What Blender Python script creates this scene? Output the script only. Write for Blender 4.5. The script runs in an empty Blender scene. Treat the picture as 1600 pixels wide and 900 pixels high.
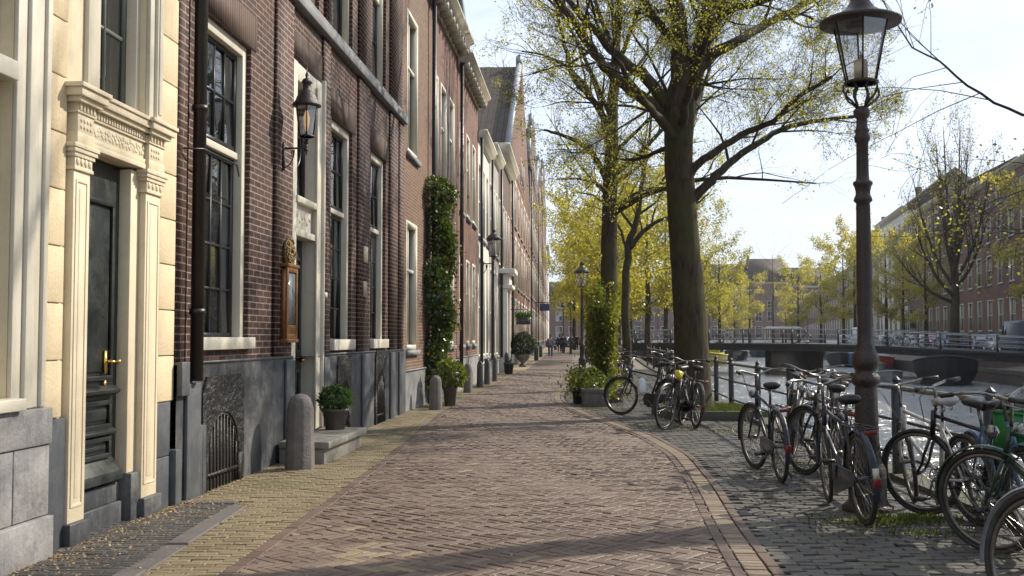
import bpy, math, random
import numpy as np
from mathutils import Vector, Matrix, Quaternion
R = math.radians
SC = bpy.context.scene
COL = SC.collection
random.seed(7)

# ---------------------------------------------------------------- camera, sky, sun, exposure
F = 1650.0; CAMZ = 1.4; PITCH = math.atan(77/1650)
cd = bpy.data.cameras.new('camera'); cam = bpy.data.objects.new('camera', cd); COL.objects.link(cam)
cam.location = (0, 0, CAMZ); cam.rotation_euler = (math.pi/2+PITCH, 0, 0)
cd.sensor_width = 36; cd.lens = 36*F/1600; cd.clip_end = 6000; cd.clip_start = 0.05
SC.camera = cam
SUN_EL, SUN_AZ = R(37), R(60)
w = bpy.data.worlds.new('World'); SC.world = w; w.use_nodes = True
nt = w.node_tree; bg = nt.nodes['Background']
sky = nt.nodes.new('ShaderNodeTexSky'); sky.sky_type = 'NISHITA'; sky.sun_disc = False
sky.sun_elevation = SUN_EL; sky.sun_rotation = SUN_AZ; sky.air_density = 1.0; sky.dust_density = 2.2; sky.ozone_density = 1.0
tc = nt.nodes.new('ShaderNodeTexCoord'); mp = nt.nodes.new('ShaderNodeMapping'); mp.inputs['Scale'].default_value = (1.6, 1.6, 5)
nz = nt.nodes.new('ShaderNodeTexNoise'); nz.inputs['Scale'].default_value = 2.2; nz.inputs['Detail'].default_value = 8; nz.inputs['Roughness'].default_value = .6
cr = nt.nodes.new('ShaderNodeMapRange'); cr.inputs['From Min'].default_value = .36; cr.inputs['From Max'].default_value = .66
cr.inputs['To Min'].default_value = 0.55; cr.inputs['To Max'].default_value = .9
mx = nt.nodes.new('ShaderNodeMix'); mx.data_type = 'RGBA'
mx.inputs[7].default_value = (10.6, 11.9, 14.2, 1)      # thin bright cloud veil
L = nt.links.new
L(tc.outputs['Generated'], mp.inputs[0]); L(mp.outputs[0], nz.inputs['Vector']); L(nz.outputs[0], cr.inputs[0])
L(cr.outputs[0], mx.inputs[0]); L(sky.outputs[0], mx.inputs[6]); L(mx.outputs[2], bg.inputs[0])
bg.inputs[1].default_value = 0.085
sl = bpy.data.lights.new('sun', 'SUN'); sl.energy = 5.0; sl.angle = R(.6); sl.color = (1, .90, .76)
so = bpy.data.objects.new('sun', sl); COL.objects.link(so)
SDIR = Vector((math.sin(SUN_AZ)*math.cos(SUN_EL), math.cos(SUN_AZ)*math.cos(SUN_EL), math.sin(SUN_EL)))
so.rotation_mode = 'QUATERNION'; so.rotation_quaternion = SDIR.to_track_quat('Z', 'Y'); so.location = (20, 20, 40)
SC.view_settings.view_transform = 'Standard'; SC.view_settings.look = 'None'
SC.view_settings.exposure = 0.30; SC.view_settings.gamma = 1; SC.view_settings.use_curve_mapping = False
SC.render.engine = 'CYCLES'; SC.cycles.max_bounces = 6; SC.cycles.transparent_max_bounces = 12
SC.cycles.use_denoising = True

# ---------------------------------------------------------------- photograph measurements -> places
def _ray(x, y):
    a = (x-800)/F; u = (450-y)/F
    return a, math.cos(PITCH)-u*math.sin(PITCH), math.sin(PITCH)+u*math.cos(PITCH)
def at(x, y, Y):
    a, b, c = _ray(x, y); t = Y/b; return Vector((a*t, Y, CAMZ+c*t))
def gr(x, y, z=0.0):
    a, b, c = _ray(x, y); t = (z-CAMZ)/c; return Vector((a*t, b*t, z))
def lerp_fn(pts):
    xs = [p[0] for p in pts]; ys = [p[1] for p in pts]
    return lambda v: float(np.interp(v, xs, ys))
XF = lerp_fn([(-12, -4.53), (22, -1.86), (30, -1.26), (45, -.36), (70, 1.0), (100, 2.5), (200, 7.0)])
ROADL = lerp_fn([(-10, -2.1), (6.2, -1.64), (11.4, -1.40), (20, -1.22), (24, -.98), (30, -.5), (44, .5), (70, 1.95), (100, 3.4), (200, 8.0)])
ROADR = lerp_fn([(-10, .9), (6.2, 1.27), (8, 1.45), (9.7, 1.62), (11.5, 1.78), (13.6, 1.84), (15.5, 1.72), (18.2, 1.36), (20.3, 1.06), (22.2, .88), (24, .86), (26, .95), (28.5, 1.2), (42, 2.3), (70, 4.0), (100, 5.8), (200, 11.5)])
RAIL = lerp_fn([(-12, 3.0), (8.2, 3.72), (11, 3.83), (20, 4.12), (30, 4.9), (50, 6.4), (80, 9.2)])
LEDGE = [(-40, 2.2), (-12, 3.2), (8.2, 3.92), (20, 4.32), (30, 5.1), (50, 6.6), (84, 9.6), (100, 13), (130, 20), (220, 42), (275, 55)]
REDGE = [(-40, 12), (0, 17), (30, 22.5), (50, 26), (60, 27.4), (92.5, 32), (140, 40), (200, 51), (275, 64)]
WATER = -1.2; RZ = -.45

# ---------------------------------------------------------------- mesh builder
class MB:
    def __init__(s): s.v = []; s.f = []; s.off = 0; s.av = []; s.af = []
    def face(s, pts):
        n = len(s.v); s.v += [tuple(p) for p in pts]; s.f.append(tuple(range(n, n+len(pts))))
    def box(s, x0, x1, y0, y1, z0, z1):
        n = len(s.v)
        s.v += [(x0,y0,z0),(x1,y0,z0),(x1,y1,z0),(x0,y1,z0),(x0,y0,z1),(x1,y0,z1),(x1,y1,z1),(x0,y1,z1)]
        for q in ((0,3,2,1),(4,5,6,7),(0,1,5,4),(1,2,6,5),(2,3,7,6),(3,0,4,7)): s.f.append(tuple(n+i for i in q))
        return s
    def prism(s, poly, y0, y1):         # poly in (x,z), extruded along y
        n = len(s.v); k = len(poly)
        s.v += [(p[0], y0, p[1]) for p in poly]+[(p[0], y1, p[1]) for p in poly]
        s.f.append(tuple(range(n, n+k))); s.f.append(tuple(range(n+2*k-1, n+k-1, -1)))
        for i in range(k):
            j = (i+1) % k; s.f.append((n+j, n+i, n+k+i, n+k+j))
        return s
    def prism_x(s, poly, x0, x1):       # poly in (y,z), extruded along x
        n = len(s.v); k = len(poly)
        s.v += [(x0, p[0], p[1]) for p in poly]+[(x1, p[0], p[1]) for p in poly]
        s.f.append(tuple(range(n+k-1, n-1, -1))); s.f.append(tuple(range(n+k, n+2*k)))
        for i in range(k):
            j = (i+1) % k; s.f.append((n+i, n+j, n+k+j, n+k+i))
        return s
    def tube(s, pts, rad, n=6, cap=True):
        pts = [Vector(p) for p in pts]; m = len(pts)
        if not hasattr(rad, '__len__'): rad = [rad]*m
        base = len(s.v); up = Vector((0, 0, 1)); prev = None
        for i in range(m):
            t = (pts[min(i+1, m-1)]-pts[max(i-1, 0)])
            if t.length < 1e-9: t = Vector((0, 0, 1))
            t.normalize()
            if prev is None:
                a = t.cross(up)
                if a.length < .1: a = t.cross(Vector((1, 0, 0)))
            else:
                a = prev-t*prev.dot(t)
                if a.length < 1e-4: a = t.cross(up) if abs(t.z) < .9 else t.cross(Vector((1,0,0)))
            a.normalize(); prev = a; b = t.cross(a)
            for k in range(n):
                th = 2*math.pi*k/n; p = pts[i]+(a*math.cos(th)+b*math.sin(th))*rad[i]; s.v.append((p.x, p.y, p.z))
        for i in range(m-1):
            for k in range(n):
                q = base+i*n; j = (k+1) % n; s.f.append((q+k, q+j, q+n+j, q+n+k))
        if cap:
            s.f.append(tuple(base+k for k in range(n))[::-1]); s.f.append(tuple(base+(m-1)*n+k for k in range(n)))
        return s
    def lathe(s, prof, n=16, c=(0, 0, 0), a0=0.0):     # prof [(r,z)]
        base = len(s.v); m = len(prof)
        for r, z in prof:
            for k in range(n):
                th = a0+2*math.pi*k/n; s.v.append((c[0]+r*math.cos(th), c[1]+r*math.sin(th), c[2]+z))
        for i in range(m-1):
            for k in range(n):
                q = base+i*n; j = (k+1) % n; s.f.append((q+k, q+j, q+n+j, q+n+k))
        s.f.append(tuple(base+k for k in range(n))[::-1]); s.f.append(tuple(base+(m-1)*n+k for k in range(n)))
        return s
    def torus(s, c, R_, r, axis='y', n=40, m=8, a0=0, a1=2*math.pi, flat=1.0):
        full = abs(a1-a0-2*math.pi) < 1e-6; base = len(s.v); k1 = n if full else n+1
        for i in range(k1):
            a = a0+(a1-a0)*i/n
            for j in range(m):
                b = 2*math.pi*j/m; rr = R_+r*math.cos(b)*flat; off = r*math.sin(b)
                x, z = rr*math.cos(a), rr*math.sin(a)
                s.v.append((c[0]+x, c[1]+off, c[2]+z) if axis == 'y' else (c[0]+x, c[1]+z, c[2]+off))
        for i in range(n):
            i2 = (i+1) % k1
            for j in range(m):
                j2 = (j+1) % m; s.f.append((base+i*m+j, base+i2*m+j, base+i2*m+j2, base+i*m+j2))
        return s
    def sphere(s, c, r, n=12, m=8, sc=(1, 1, 1)):
        prof = []
        base = len(s.v)
        for i in range(1, m):
            ph = math.pi*i/m
            for k in range(n):
                th = 2*math.pi*k/n
                s.v.append((c[0]+r*sc[0]*math.sin(ph)*math.cos(th), c[1]+r*sc[1]*math.sin(ph)*math.sin(th), c[2]+r*sc[2]*math.cos(ph)))
        t = len(s.v); s.v.append((c[0], c[1], c[2]+r*sc[2])); s.v.append((c[0], c[1], c[2]-r*sc[2]))
        for i in range(m-2):
            for k in range(n):
                j = (k+1) % n; s.f.append((base+i*n+k, base+i*n+n+k, base+i*n+n+j, base+i*n+j))
        for k in range(n):
            j = (k+1) % n; s.f.append((t, base+k, base+j)); q = base+(m-2)*n; s.f.append((t+1, q+j, q+k))
        return s
    def quads(s, arr):                  # numpy (n,4,3)
        s.av.append(np.asarray(arr, dtype=np.float32).reshape(-1, 3)); return s
    def build(s, name, mat, parent=None, smooth=False, bevel=0, uvrot=False, col=None):
        me = bpy.data.meshes.new(name)
        nv = len(s.v)
        V = np.array(s.v, dtype=np.float32).reshape(-1, 3)
        loops = [i for f in s.f for i in f]; sizes = [len(f) for f in s.f]
        for a in s.av:
            k = len(a); loops_a = np.arange(nv, nv+k); nv += k
            V = np.vstack([V, a]); loops = np.concatenate([np.array(loops, dtype=np.int64), loops_a]); sizes = np.concatenate([np.array(sizes, dtype=np.int64), np.full(k//4, 4)])
        loops = np.array(loops, dtype=np.int32); sizes = np.array(sizes, dtype=np.int32)
        me.vertices.add(len(V)); me.vertices.foreach_set('co', V.ravel())
        me.loops.add(len(loops)); me.loops.foreach_set('vertex_index', loops)
        me.polygons.add(len(sizes)); st = np.concatenate([[0], np.cumsum(sizes)[:-1]]).astype(np.int32)
        me.polygons.foreach_set('loop_start', st); me.polygons.foreach_set('loop_total', sizes)
        me.update(calc_edges=True)
        no = np.zeros(len(sizes)*3, dtype=np.float32); me.polygons.foreach_get('normal', no); no = np.abs(no.reshape(-1, 3))
        ax = np.argmax(no+np.array([0, 1e-4, 0]), axis=1); ax = np.repeat(ax, sizes); P = V[loops]
        uv = np.empty((len(loops), 2), dtype=np.float32)
        for k, (i, j) in enumerate(((1, 2), (0, 2), (0, 1))):
            mk = ax == k; uv[mk, 0] = P[mk, i]; uv[mk, 1] = P[mk, j]
        if uvrot: uv = uv[:, ::-1].copy()
        ul = me.uv_layers.new(name='UVMap'); ul.data.foreach_set('uv', uv.ravel())
        if col is not None:             # one value per face
            at_ = me.attributes.new('tint', 'FLOAT', 'FACE'); at_.data.foreach_set('value', np.asarray(col, dtype=np.float32))
        if smooth: me.shade_smooth()
        if isinstance(mat, (list, tuple)):
            for m_ in mat: me.materials.append(m_)
        elif mat: me.materials.append(mat)
        o = bpy.data.objects.new(name, me); COL.objects.link(o)
        if parent: o.parent = parent
        if bevel:
            b = o.modifiers.new('bevel', 'BEVEL'); b.width = bevel; b.segments = 2; b.limit_method = 'ANGLE'
        return o

def tag(o, label=None, cat=None, group=None, kind=None):
    if label: o['label'] = label
    if cat: o['category'] = cat
    if group: o['group'] = group
    if kind: o['kind'] = kind
    return o
def thing(name, label, cat, loc=(0, 0, 0), rz=0, group=None):
    o = bpy.data.objects.new(name, None); COL.objects.link(o); o.location = loc; o.rotation_euler = (0, 0, rz)
    o.empty_display_size = .2
    return tag(o, label, cat, group)
def copy_tree(o, parent=None):
    c = o.copy(); COL.objects.link(c)
    if parent: c.parent = parent
    for ch in list(o.children): copy_tree(ch, c)
    return c

# ---------------------------------------------------------------- materials
MATS = {}
def nodes(name):
    m = bpy.data.materials.new(name); m.use_nodes = True
    return m, m.node_tree, m.node_tree.nodes['Principled BSDF']
def N(t, kind, **kw):
    n = t.nodes.new('ShaderNode'+kind)
    for k, v in kw.items():
        if k in n.inputs: n.inputs[k].default_value = v
        else: setattr(n, k, v)
    return n
def mixc(t, fac, a, b, mode='MIX'):
    n = t.nodes.new('ShaderNodeMix'); n.data_type = 'RGBA'; n.blend_type = mode
    for i, v in ((0, fac), (6, a), (7, b)):
        if hasattr(v, 'links') or hasattr(v, 'is_output'): t.links.new(v, n.inputs[i])
        elif i == 0: n.inputs[0].default_value = v
        else: n.inputs[i].default_value = (v[0], v[1], v[2], 1)
    return n.outputs[2]
def ramp(t, src, a, b, lo=0., hi=1.):
    n = t.nodes.new('ShaderNodeMapRange'); t.links.new(src, n.inputs[0])
    n.inputs[1].default_value = a; n.inputs[2].default_value = b; n.inputs[3].default_value = lo; n.inputs[4].default_value = hi
    return n.outputs[0]
def pm(name, col, rough=.6, metal=0., var=.2, scale=3., bump=.0, bscale=30., dirt=None, dirt_amt=.5, dscale=2.5, spec=.5, coat=0, streak=None, samt=.5):
    if name in MATS: return MATS[name]
    m, t, b = nodes(name)
    g = N(t, 'NewGeometry') if False else None
    c = N(t, 'TexCoord')
    n1 = N(t, 'TexNoise', Scale=scale, Detail=6., Roughness=.65); t.links.new(c.outputs['Object'], n1.inputs['Vector'])
    lo = tuple(x*(1-var) for x in col); hi = tuple(min(1, x*(1+var)) for x in col)
    out = mixc(t, ramp(t, n1.outputs[0], .3, .7), lo, hi)
    if dirt:
        n2 = N(t, 'TexNoise', Scale=dscale, Detail=9., Roughness=.75); t.links.new(c.outputs['Object'], n2.inputs['Vector'])
        out = mixc(t, ramp(t, n2.outputs[0], .48, .66, 0, dirt_amt), out, dirt)
        r = ramp(t, n2.outputs[0], .4, .7, max(.05, rough-.1), min(1, rough+.25)); t.links.new(r, b.inputs['Roughness'])
    else: b.inputs['Roughness'].default_value = rough
    if streak:      # run-down stains and splash marks
        mq = N(t, 'Mapping'); mq.inputs['Scale'].default_value = (7, 7, .55); t.links.new(c.outputs['Object'], mq.inputs[0])
        n4 = N(t, 'TexNoise', Scale=1.6, Detail=7., Roughness=.7); t.links.new(mq.outputs[0], n4.inputs['Vector'])
        out = mixc(t, ramp(t, n4.outputs[0], .5, .75, 0, samt), out, streak)
        n5 = N(t, 'TexNoise', Scale=17., Detail=6., Roughness=.8); t.links.new(c.outputs['Object'], n5.inputs['Vector'])
        out = mixc(t, ramp(t, n5.outputs[0], .64, .70, 0, samt), out, tuple(x*.6 for x in streak))
    t.links.new(out, b.inputs['Base Color']); b.inputs['Metallic'].default_value = metal
    b.inputs['Specular IOR Level'].default_value = spec; b.inputs['Coat Weight'].default_value = coat
    if bump:
        n3 = N(t, 'TexNoise', Scale=bscale, Detail=5., Roughness=.6); t.links.new(c.outputs['Object'], n3.inputs['Vector'])
        bp = N(t, 'Bump', Strength=bump, Distance=.02 if bump < .95 else .06); t.links.new(n3.outputs[0], bp.inputs['Height']); t.links.new(bp.outputs[0], b.inputs['Normal'])
    MATS[name] = m; return m

def brickmat(name, c1, c2, mortar, bw=.215, bh=.0625, ms=.011, rough=.75, bump=.5, bias=0., stain=(.05, .045, .04), stain_amt=.35, offs=.5):
    if name in MATS: return MATS[name]
    m, t, b = nodes(name)
    uv = N(t, 'UVMap', uv_map='UVMap')
    br = N(t, 'TexBrick', Scale=1.0); br.offset = offs; t.links.new(uv.outputs[0], br.inputs['Vector'])
    br.inputs['Brick Width'].default_value = bw; br.inputs['Row Height'].default_value = bh
    br.inputs['Mortar Size'].default_value = ms; br.inputs['Mortar Smooth'].default_value = .25; br.inputs['Bias'].default_value = bias
    br.inputs['Color1'].default_value = (*c1, 1); br.inputs['Color2'].default_value = (*c2, 1); br.inputs['Mortar'].default_value = (*mortar, 1)
    n0 = N(t, 'TexNoise', Scale=1.3, Detail=8., Roughness=.7); t.links.new(uv.outputs[0], n0.inputs['Vector'])
    n1 = N(t, 'TexNoise', Scale=26., Detail=4., Roughness=.7); t.links.new(uv.outputs[0], n1.inputs['Vector'])
    # slight wobble of the joints
    c = mixc(t, ramp(t, n1.outputs[0], .3, .75, 0, .45), br.outputs[0], tuple(x*.55 for x in c1))
    c = mixc(t, ramp(t, n0.outputs[0], .5, .72, 0, stain_amt), c, stain)
    n2 = N(t, 'TexNoise', Scale=.6, Detail=5.); t.links.new(uv.outputs[0], n2.inputs['Vector'])
    c = mixc(t, ramp(t, n2.outputs[0], .5, .75, 0, .25), c, tuple(min(1, x*1.6) for x in c2))
    t.links.new(c, b.inputs['Base Color']); b.inputs['Roughness'].default_value = rough; b.inputs['Specular IOR Level'].default_value = .35
    h = mixc(t, .3, br.outputs['Fac'], n1.outputs[0])
    inv = N(t, 'Math', operation='MULTIPLY'); inv.inputs[1].default_value = -1; t.links.new(h, inv.inputs[0])
    bp = N(t, 'Bump', Strength=bump, Distance=.012); t.links.new(inv.outputs[0], bp.inputs['Height']); t.links.new(bp.outputs[0], b.inputs['Normal'])
    MATS[name] = m; return m

def glassmat(name, base=(.012, .014, .016), rough=.02, wav=.03):
    if name in MATS: return MATS[name]
    m, t, b = nodes(name)
    b.inputs['Base Color'].default_value = (*base, 1); b.inputs['Roughness'].default_value = rough
    b.inputs['Specular IOR Level'].default_value = .5; b.inputs['IOR'].default_value = 2.4
    c = N(t, 'TexCoord'); n = N(t, 'TexNoise', Scale=2.2, Detail=1.); t.links.new(c.outputs['Object'], n.inputs['Vector'])
    bp = N(t, 'Bump', Strength=wav, Distance=.2); t.links.new(n.outputs[0], bp.inputs['Height']); t.links.new(bp.outputs[0], b.inputs['Normal'])
    MATS[name] = m; return m
def clearglass(name, tint=(.93, .95, .93)):
    if name in MATS: return MATS[name]
    m, t, b = nodes(name)
    tr = N(t, 'BsdfTransparent'); tr.inputs[0].default_value = (*tint, 1)
    gl = N(t, 'BsdfGlossy'); gl.inputs['Roughness'].default_value = .05
    lw = N(t, 'Fresnel', IOR=1.45); ms = N(t, 'MixShader')
    fa = ramp(t, lw.outputs[0], 0, 1, .13, .95); t.links.new(fa, ms.inputs[0]); t.links.new(tr.outputs[0], ms.inputs[1]); t.links.new(gl.outputs[0], ms.inputs[2])
    t.links.new(ms.outputs[0], t.nodes['Material Output'].inputs[0]); MATS[name] = m; return m
def leafmat(name, c1, c2, trans=.55, c3=None):
    if name in MATS: return MATS[name]
    m, t, b = nodes(name)
    g = N(t, 'NewGeometry'); rnd = g.outputs['Random Per Island']
    c = mixc(t, rnd, c1, c2)
    if c3:
        mm = N(t, 'Math', operation='GREATER_THAN'); mm.inputs[1].default_value = .88; t.links.new(rnd, mm.inputs[0]); c = mixc(t, mm.outputs[0], c, c3)
    df = N(t, 'BsdfDiffuse'); tl = N(t, 'BsdfTranslucent'); ms = N(t, 'MixShader'); ms.inputs[0].default_value = trans
    t.links.new(c, df.inputs[0]); c2_ = mixc(t, 1., c, (1.68, 1.61, .72), 'MULTIPLY'); t.links.new(c2_, tl.inputs[0])
    t.links.new(df.outputs[0], ms.inputs[1]); t.links.new(tl.outputs[0], ms.inputs[2])
    gl = N(t, 'BsdfGlossy'); gl.inputs['Roughness'].default_value = .35; m2 = N(t, 'MixShader'); m2.inputs[0].default_value = .05
    t.links.new(ms.outputs[0], m2.inputs[1]); t.links.new(gl.outputs[0], m2.inputs[2])
    t.links.new(m2.outputs[0], t.nodes['Material Output'].inputs[0]); MATS[name] = m; return m
def pavermat(name, ramp_cols, rough=.7, moss=.3, mosscol=(.10, .11, .035), spec=.4):
    if name in MATS: return MATS[name]
    m, t, b = nodes(name)
    a = N(t, 'Attribute', attribute_name='tint'); c = N(t, 'TexCoord')
    cr_ = N(t, 'ValToRGB'); e = cr_.color_ramp.elements
    e[0].color = (*ramp_cols[0], 1); e[1].color = (*ramp_cols[-1], 1); e[1].position = 1.0
    for i, col in enumerate(ramp_cols[1:-1]):
        q = cr_.color_ramp.elements.new((i+1)/(len(ramp_cols)-1)); q.color = (*col, 1)
    t.links.new(a.outputs['Fac'], cr_.inputs[0])
    n1 = N(t, 'TexNoise', Scale=45., Detail=5., Roughness=.7); n2 = N(t, 'TexNoise', Scale=1.1, Detail=8., Roughness=.7)
    for n in (n1, n2): t.links.new(c.outputs['Object'], n.inputs['Vector'])
    o = mixc(t, ramp(t, n1.outputs[0], .3, .7, 0, .35), cr_.outputs[0], tuple(x*.5 for x in ramp_cols[0]))
    n6 = N(t, 'TexNoise', Scale=.45, Detail=7., Roughness=.65); t.links.new(c.outputs['Object'], n6.inputs['Vector'])
    o = mixc(t, ramp(t, n6.outputs[0], .42, .62, 0, .4), o, tuple(x*.65 for x in ramp_cols[len(ramp_cols)//2]))
    o = mixc(t, ramp(t, n2.outputs[0], .52, .7, 0, moss), o, mosscol)
    t.links.new(o, b.inputs['Base Color']); b.inputs['Specular IOR Level'].default_value = spec
    t.links.new(ramp(t, n1.outputs[0], .3, .7, rough-.1, rough+.12), b.inputs['Roughness'])
    bp = N(t, 'Bump', Strength=.35, Distance=.004); t.links.new(n1.outputs[0], bp.inputs['Height']); t.links.new(bp.outputs[0], b.inputs['Normal'])
    MATS[name] = m; return m

CREAM = pm('cream paint', (.66, .575, .41), .5, var=.06, scale=1.5, bump=.15, bscale=60, dirt=(.40, .33, .2), dirt_amt=.35, dscale=1.6, streak=(.33, .27, .17), samt=.35)
STUCCO = pm('yellow stucco', (.62, .51, .33), .75, var=.08, scale=1.2, bump=.3, bscale=40, dirt=(.42, .33, .2), dirt_amt=.45, dscale=1.3, streak=(.32, .25, .15), samt=.4)
WHITE = pm('off white paint', (.58, .545, .45), .45, var=.07, scale=2, bump=.1, bscale=60, dirt=(.33, .29, .2), dirt_amt=.35, dscale=2, streak=(.28, .25, .18), samt=.35)
GREENBLK = pm('dark green paint', (.010, .014, .014), .38, var=.25, scale=3, bump=.12, bscale=50, dirt=(.03, .035, .033), dirt_amt=.4, dscale=4)
BLKPAINT = pm('black paint', (.012, .013, .014), .35, var=.3, scale=6, bump=.1, bscale=70)
IRON = pm('painted cast iron', (.022, .018, .017), .38, var=.3, scale=12, bump=.5, bscale=60, dirt=(.07, .035, .025), dirt_amt=.5, dscale=7)
RUSTIRON = pm('lamp post paint', (.020, .0125, .011), .4, var=.35, scale=9, bump=.5, bscale=45, dirt=(.06, .027, .018), dirt_amt=.5, dscale=5)
BLUESTONE = pm('blue stone', (.17, .175, .18), .6, var=.2, scale=2.5, bump=.35, bscale=22, dirt=(.34, .33, .3), dirt_amt=.5, dscale=2.2)
DARKSTONE = pm('dark painted plinth', (.045, .05, .058), .5, var=.25, scale=1.5, bump=.3, bscale=20, dirt=(.20, .195, .18), dirt_amt=.6, dscale=1.6, streak=(.16, .155, .145), samt=.55)
GREYPLINTH = pm('slate grey plinth paint', (.06, .068, .078), .55, var=.15, scale=1.5, bump=.2, bscale=25, dirt=(.15, .15, .145), dirt_amt=.5, dscale=1.9, streak=(.15, .145, .13), samt=.45)
LIMESTONE = pm('weathered limestone', (.27, .265, .26), .7, var=.2, scale=2.5, bump=.4, bscale=30, dirt=(.10, .10, .10), dirt_amt=.75, dscale=3.2, streak=(.12, .12, .12), samt=.6)
CONC = pm('bollard stone', (.15, .135, .125), .8, var=.2, scale=8, bump=.5, bscale=50, dirt=(.07, .065, .06), dirt_amt=.6, dscale=5)
STEP = pm('step stone', (.22, .21, .18), .65, var=.2, scale=5, bump=.4, bscale=30, dirt=(.10, .11, .06), dirt_amt=.5, dscale=4)
TAR = pm('tarred rough stone', (.012, .012, .013), .4, var=.4, scale=12, bump=1.0, bscale=9)
BRICK_B = brickmat('purple brown brick', (.042, .018, .014), (.095, .038, .027), (.31, .265, .22), bw=.225, bh=.068, ms=.0065, bump=.3, bias=-.1, stain_amt=.6)
BRICK_BS = brickmat('soldier brick', (.055, .030, .022), (.10, .052, .036), (.17, .14, .11), bw=.064, bh=.40, ms=.006, offs=0.)
BRICK_C = brickmat('tan brick', (.125, .062, .038), (.20, .105, .065), (.27, .23, .17), ms=.010)
BRICK_D = brickmat('red brown brick', (.125, .052, .034), (.20, .088, .055), (.25, .21, .17), ms=.010)
BRICK_G = brickmat('salmon brick', (.23, .105, .07), (.30, .145, .10), (.30, .26, .21), ms=.010)
BRICK_H = brickmat('old dark brick', (.10, .06, .05), (.16, .09, .07), (.2, .18, .16), ms=.008)
BRICK_R = brickmat('far red brick', (.15, .065, .05), (.20, .09, .07), (.24, .2, .18), ms=.008)
BRICK_Q = brickmat('quay wall brick', (.07, .055, .045), (.11, .085, .07), (.12, .11, .09), ms=.009, stain=(.03, .04, .02), stain_amt=.7)
GREYWALL = pm('grey rendered wall', (.34, .33, .30), .8, var=.12, scale=1.2, bump=.2, dirt=(.2, .19, .17), dirt_amt=.5)
WHITEWALL = pm('white rendered wall', (.62, .60, .54), .75, var=.08, scale=1.2, bump=.1, dirt=(.35, .33, .28), dirt_amt=.4)
TILE = brickmat('roof tiles', (.05, .034, .026), (.085, .058, .042), (.015, .012, .010), bw=.24, bh=.3, ms=.03, bump=1.0, stain=(.09, .10, .03), stain_amt=.3)
SLATE = pm('blue slate', (.10, .13, .16), .5, var=.25, scale=4, bump=.2, bscale=12)
LEAD = pm('lead grey coping', (.22, .25, .28), .5, var=.2, scale=3)
GLASS = glassmat('window glass'); GLASSF = glassmat('far window glass', (.02, .024, .028), .06, .02)
CURTAIN = pm('pale curtain', (.45, .42, .35), .9, var=.2)
BRASS = pm('brass', (.72, .47, .14), .25, metal=1., var=.1)
GOLDWOOD = pm('varnished oak', (.20, .085, .022), .35, var=.35, scale=14, bump=.2, coat=.3)
GILT = pm('gilded carving', (.20, .13, .045), .45, metal=.4, var=.5, scale=30, bump=.8, bscale=60)
RED = pm('red reflector', (.14, .008, .008), .3)
BARK = None
# ---------------------------------------------------------------- ground, road, pavements, water
RNG = np.random.default_rng(3)
def undul(x, y): return .006*np.sin(x*1.7+y*.9)+.005*np.sin(y*2.3-x*.8)+.004*np.sin(x*3.9+2*y)
def pavers(name, C, ang, Ls, Ws, tint, mat, z=0., h=.014, ch=.004, jit=.0015, tilt=.012, kind='structure', und=True):
    n = len(C); C = np.asarray(C, float); ang = np.broadcast_to(ang, n); Ls = np.broadcast_to(Ls, n); Ws = np.broadcast_to(Ws, n)
    ang = ang+RNG.normal(0, .006, n)
    ca, sa = np.cos(ang), np.sin(ang); zz = z+RNG.normal(0, jit, n)+(undul(C[:, 0], C[:, 1]) if und else 0)
    tx, ty = RNG.normal(0, tilt, n), RNG.normal(0, tilt, n)
    def ring(sh, dz):
        out = []
        for sx, sy in ((-1, -1), (1, -1), (1, 1), (-1, 1)):
            a = sx*(Ls/2-sh); b = sy*(Ws/2-sh)
            out.append(np.stack([C[:, 0]+a*ca-b*sa, C[:, 1]+a*sa+b*ca, zz+dz+tx*a+ty*b], 1))
        return out
    t, b_ = ring(ch, 0), ring(0, -ch*.9); lo = ring(0, -h)
    Q = [np.stack(t, 1)]
    for i in range(4):
        j = (i+1) % 4; Q.append(np.stack([b_[i], b_[j], t[j], t[i]], 1)); 
    for i in range(4):
        j = (i+1) % 4; Q.append(np.stack([lo[i], lo[j], b_[j], b_[i]], 1))
    A = np.stack(Q, 1).reshape(-1, 4, 3)
    mb = MB(); mb.quads(A)
    o = mb.build(name, mat, col=np.repeat(tint, 9)); return tag(o, kind=kind)

ROADMAT = pavermat('road klinkers', [(.080, .053, .041), (.125, .086, .067), (.162, .117, .091), (.21, .16, .126), (.27, .215, .135)], .62, .12)
YELMAT = pavermat('yellow bricks', [(.15, .115, .07), (.20, .158, .095), (.25, .205, .125), (.18, .15, .10)], .75, .6)
GREYMAT = pavermat('dark grey bricks', [(.045, .045, .047), (.075, .073, .072), (.11, .105, .10)], .5, .1)
QUAYMAT = pavermat('quay bricks', [(.065, .06, .054), (.105, .097, .087), (.15, .138, .12)], .65, .45)
STRIPMAT = pavermat('strip bricks', [(.17, .125, .095), (.23, .18, .13), (.29, .235, .165)], .7, .35)
BANDMAT = pavermat('stone band', [(.12, .105, .10), (.15, .135, .13)], .7, .1)
JOINT = pm('joint sand', (.10, .082, .055), .95, var=.5, scale=9, bump=.6, bscale=120, dirt=(.06, .075, .02), dirt_amt=.9, dscale=1.4)
FARPAVE = brickmat('far pavement', (.13, .095, .078), (.19, .14, .115), (.07, .06, .05), bw=.22, bh=.09, ms=.008, bump=.3)

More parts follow.
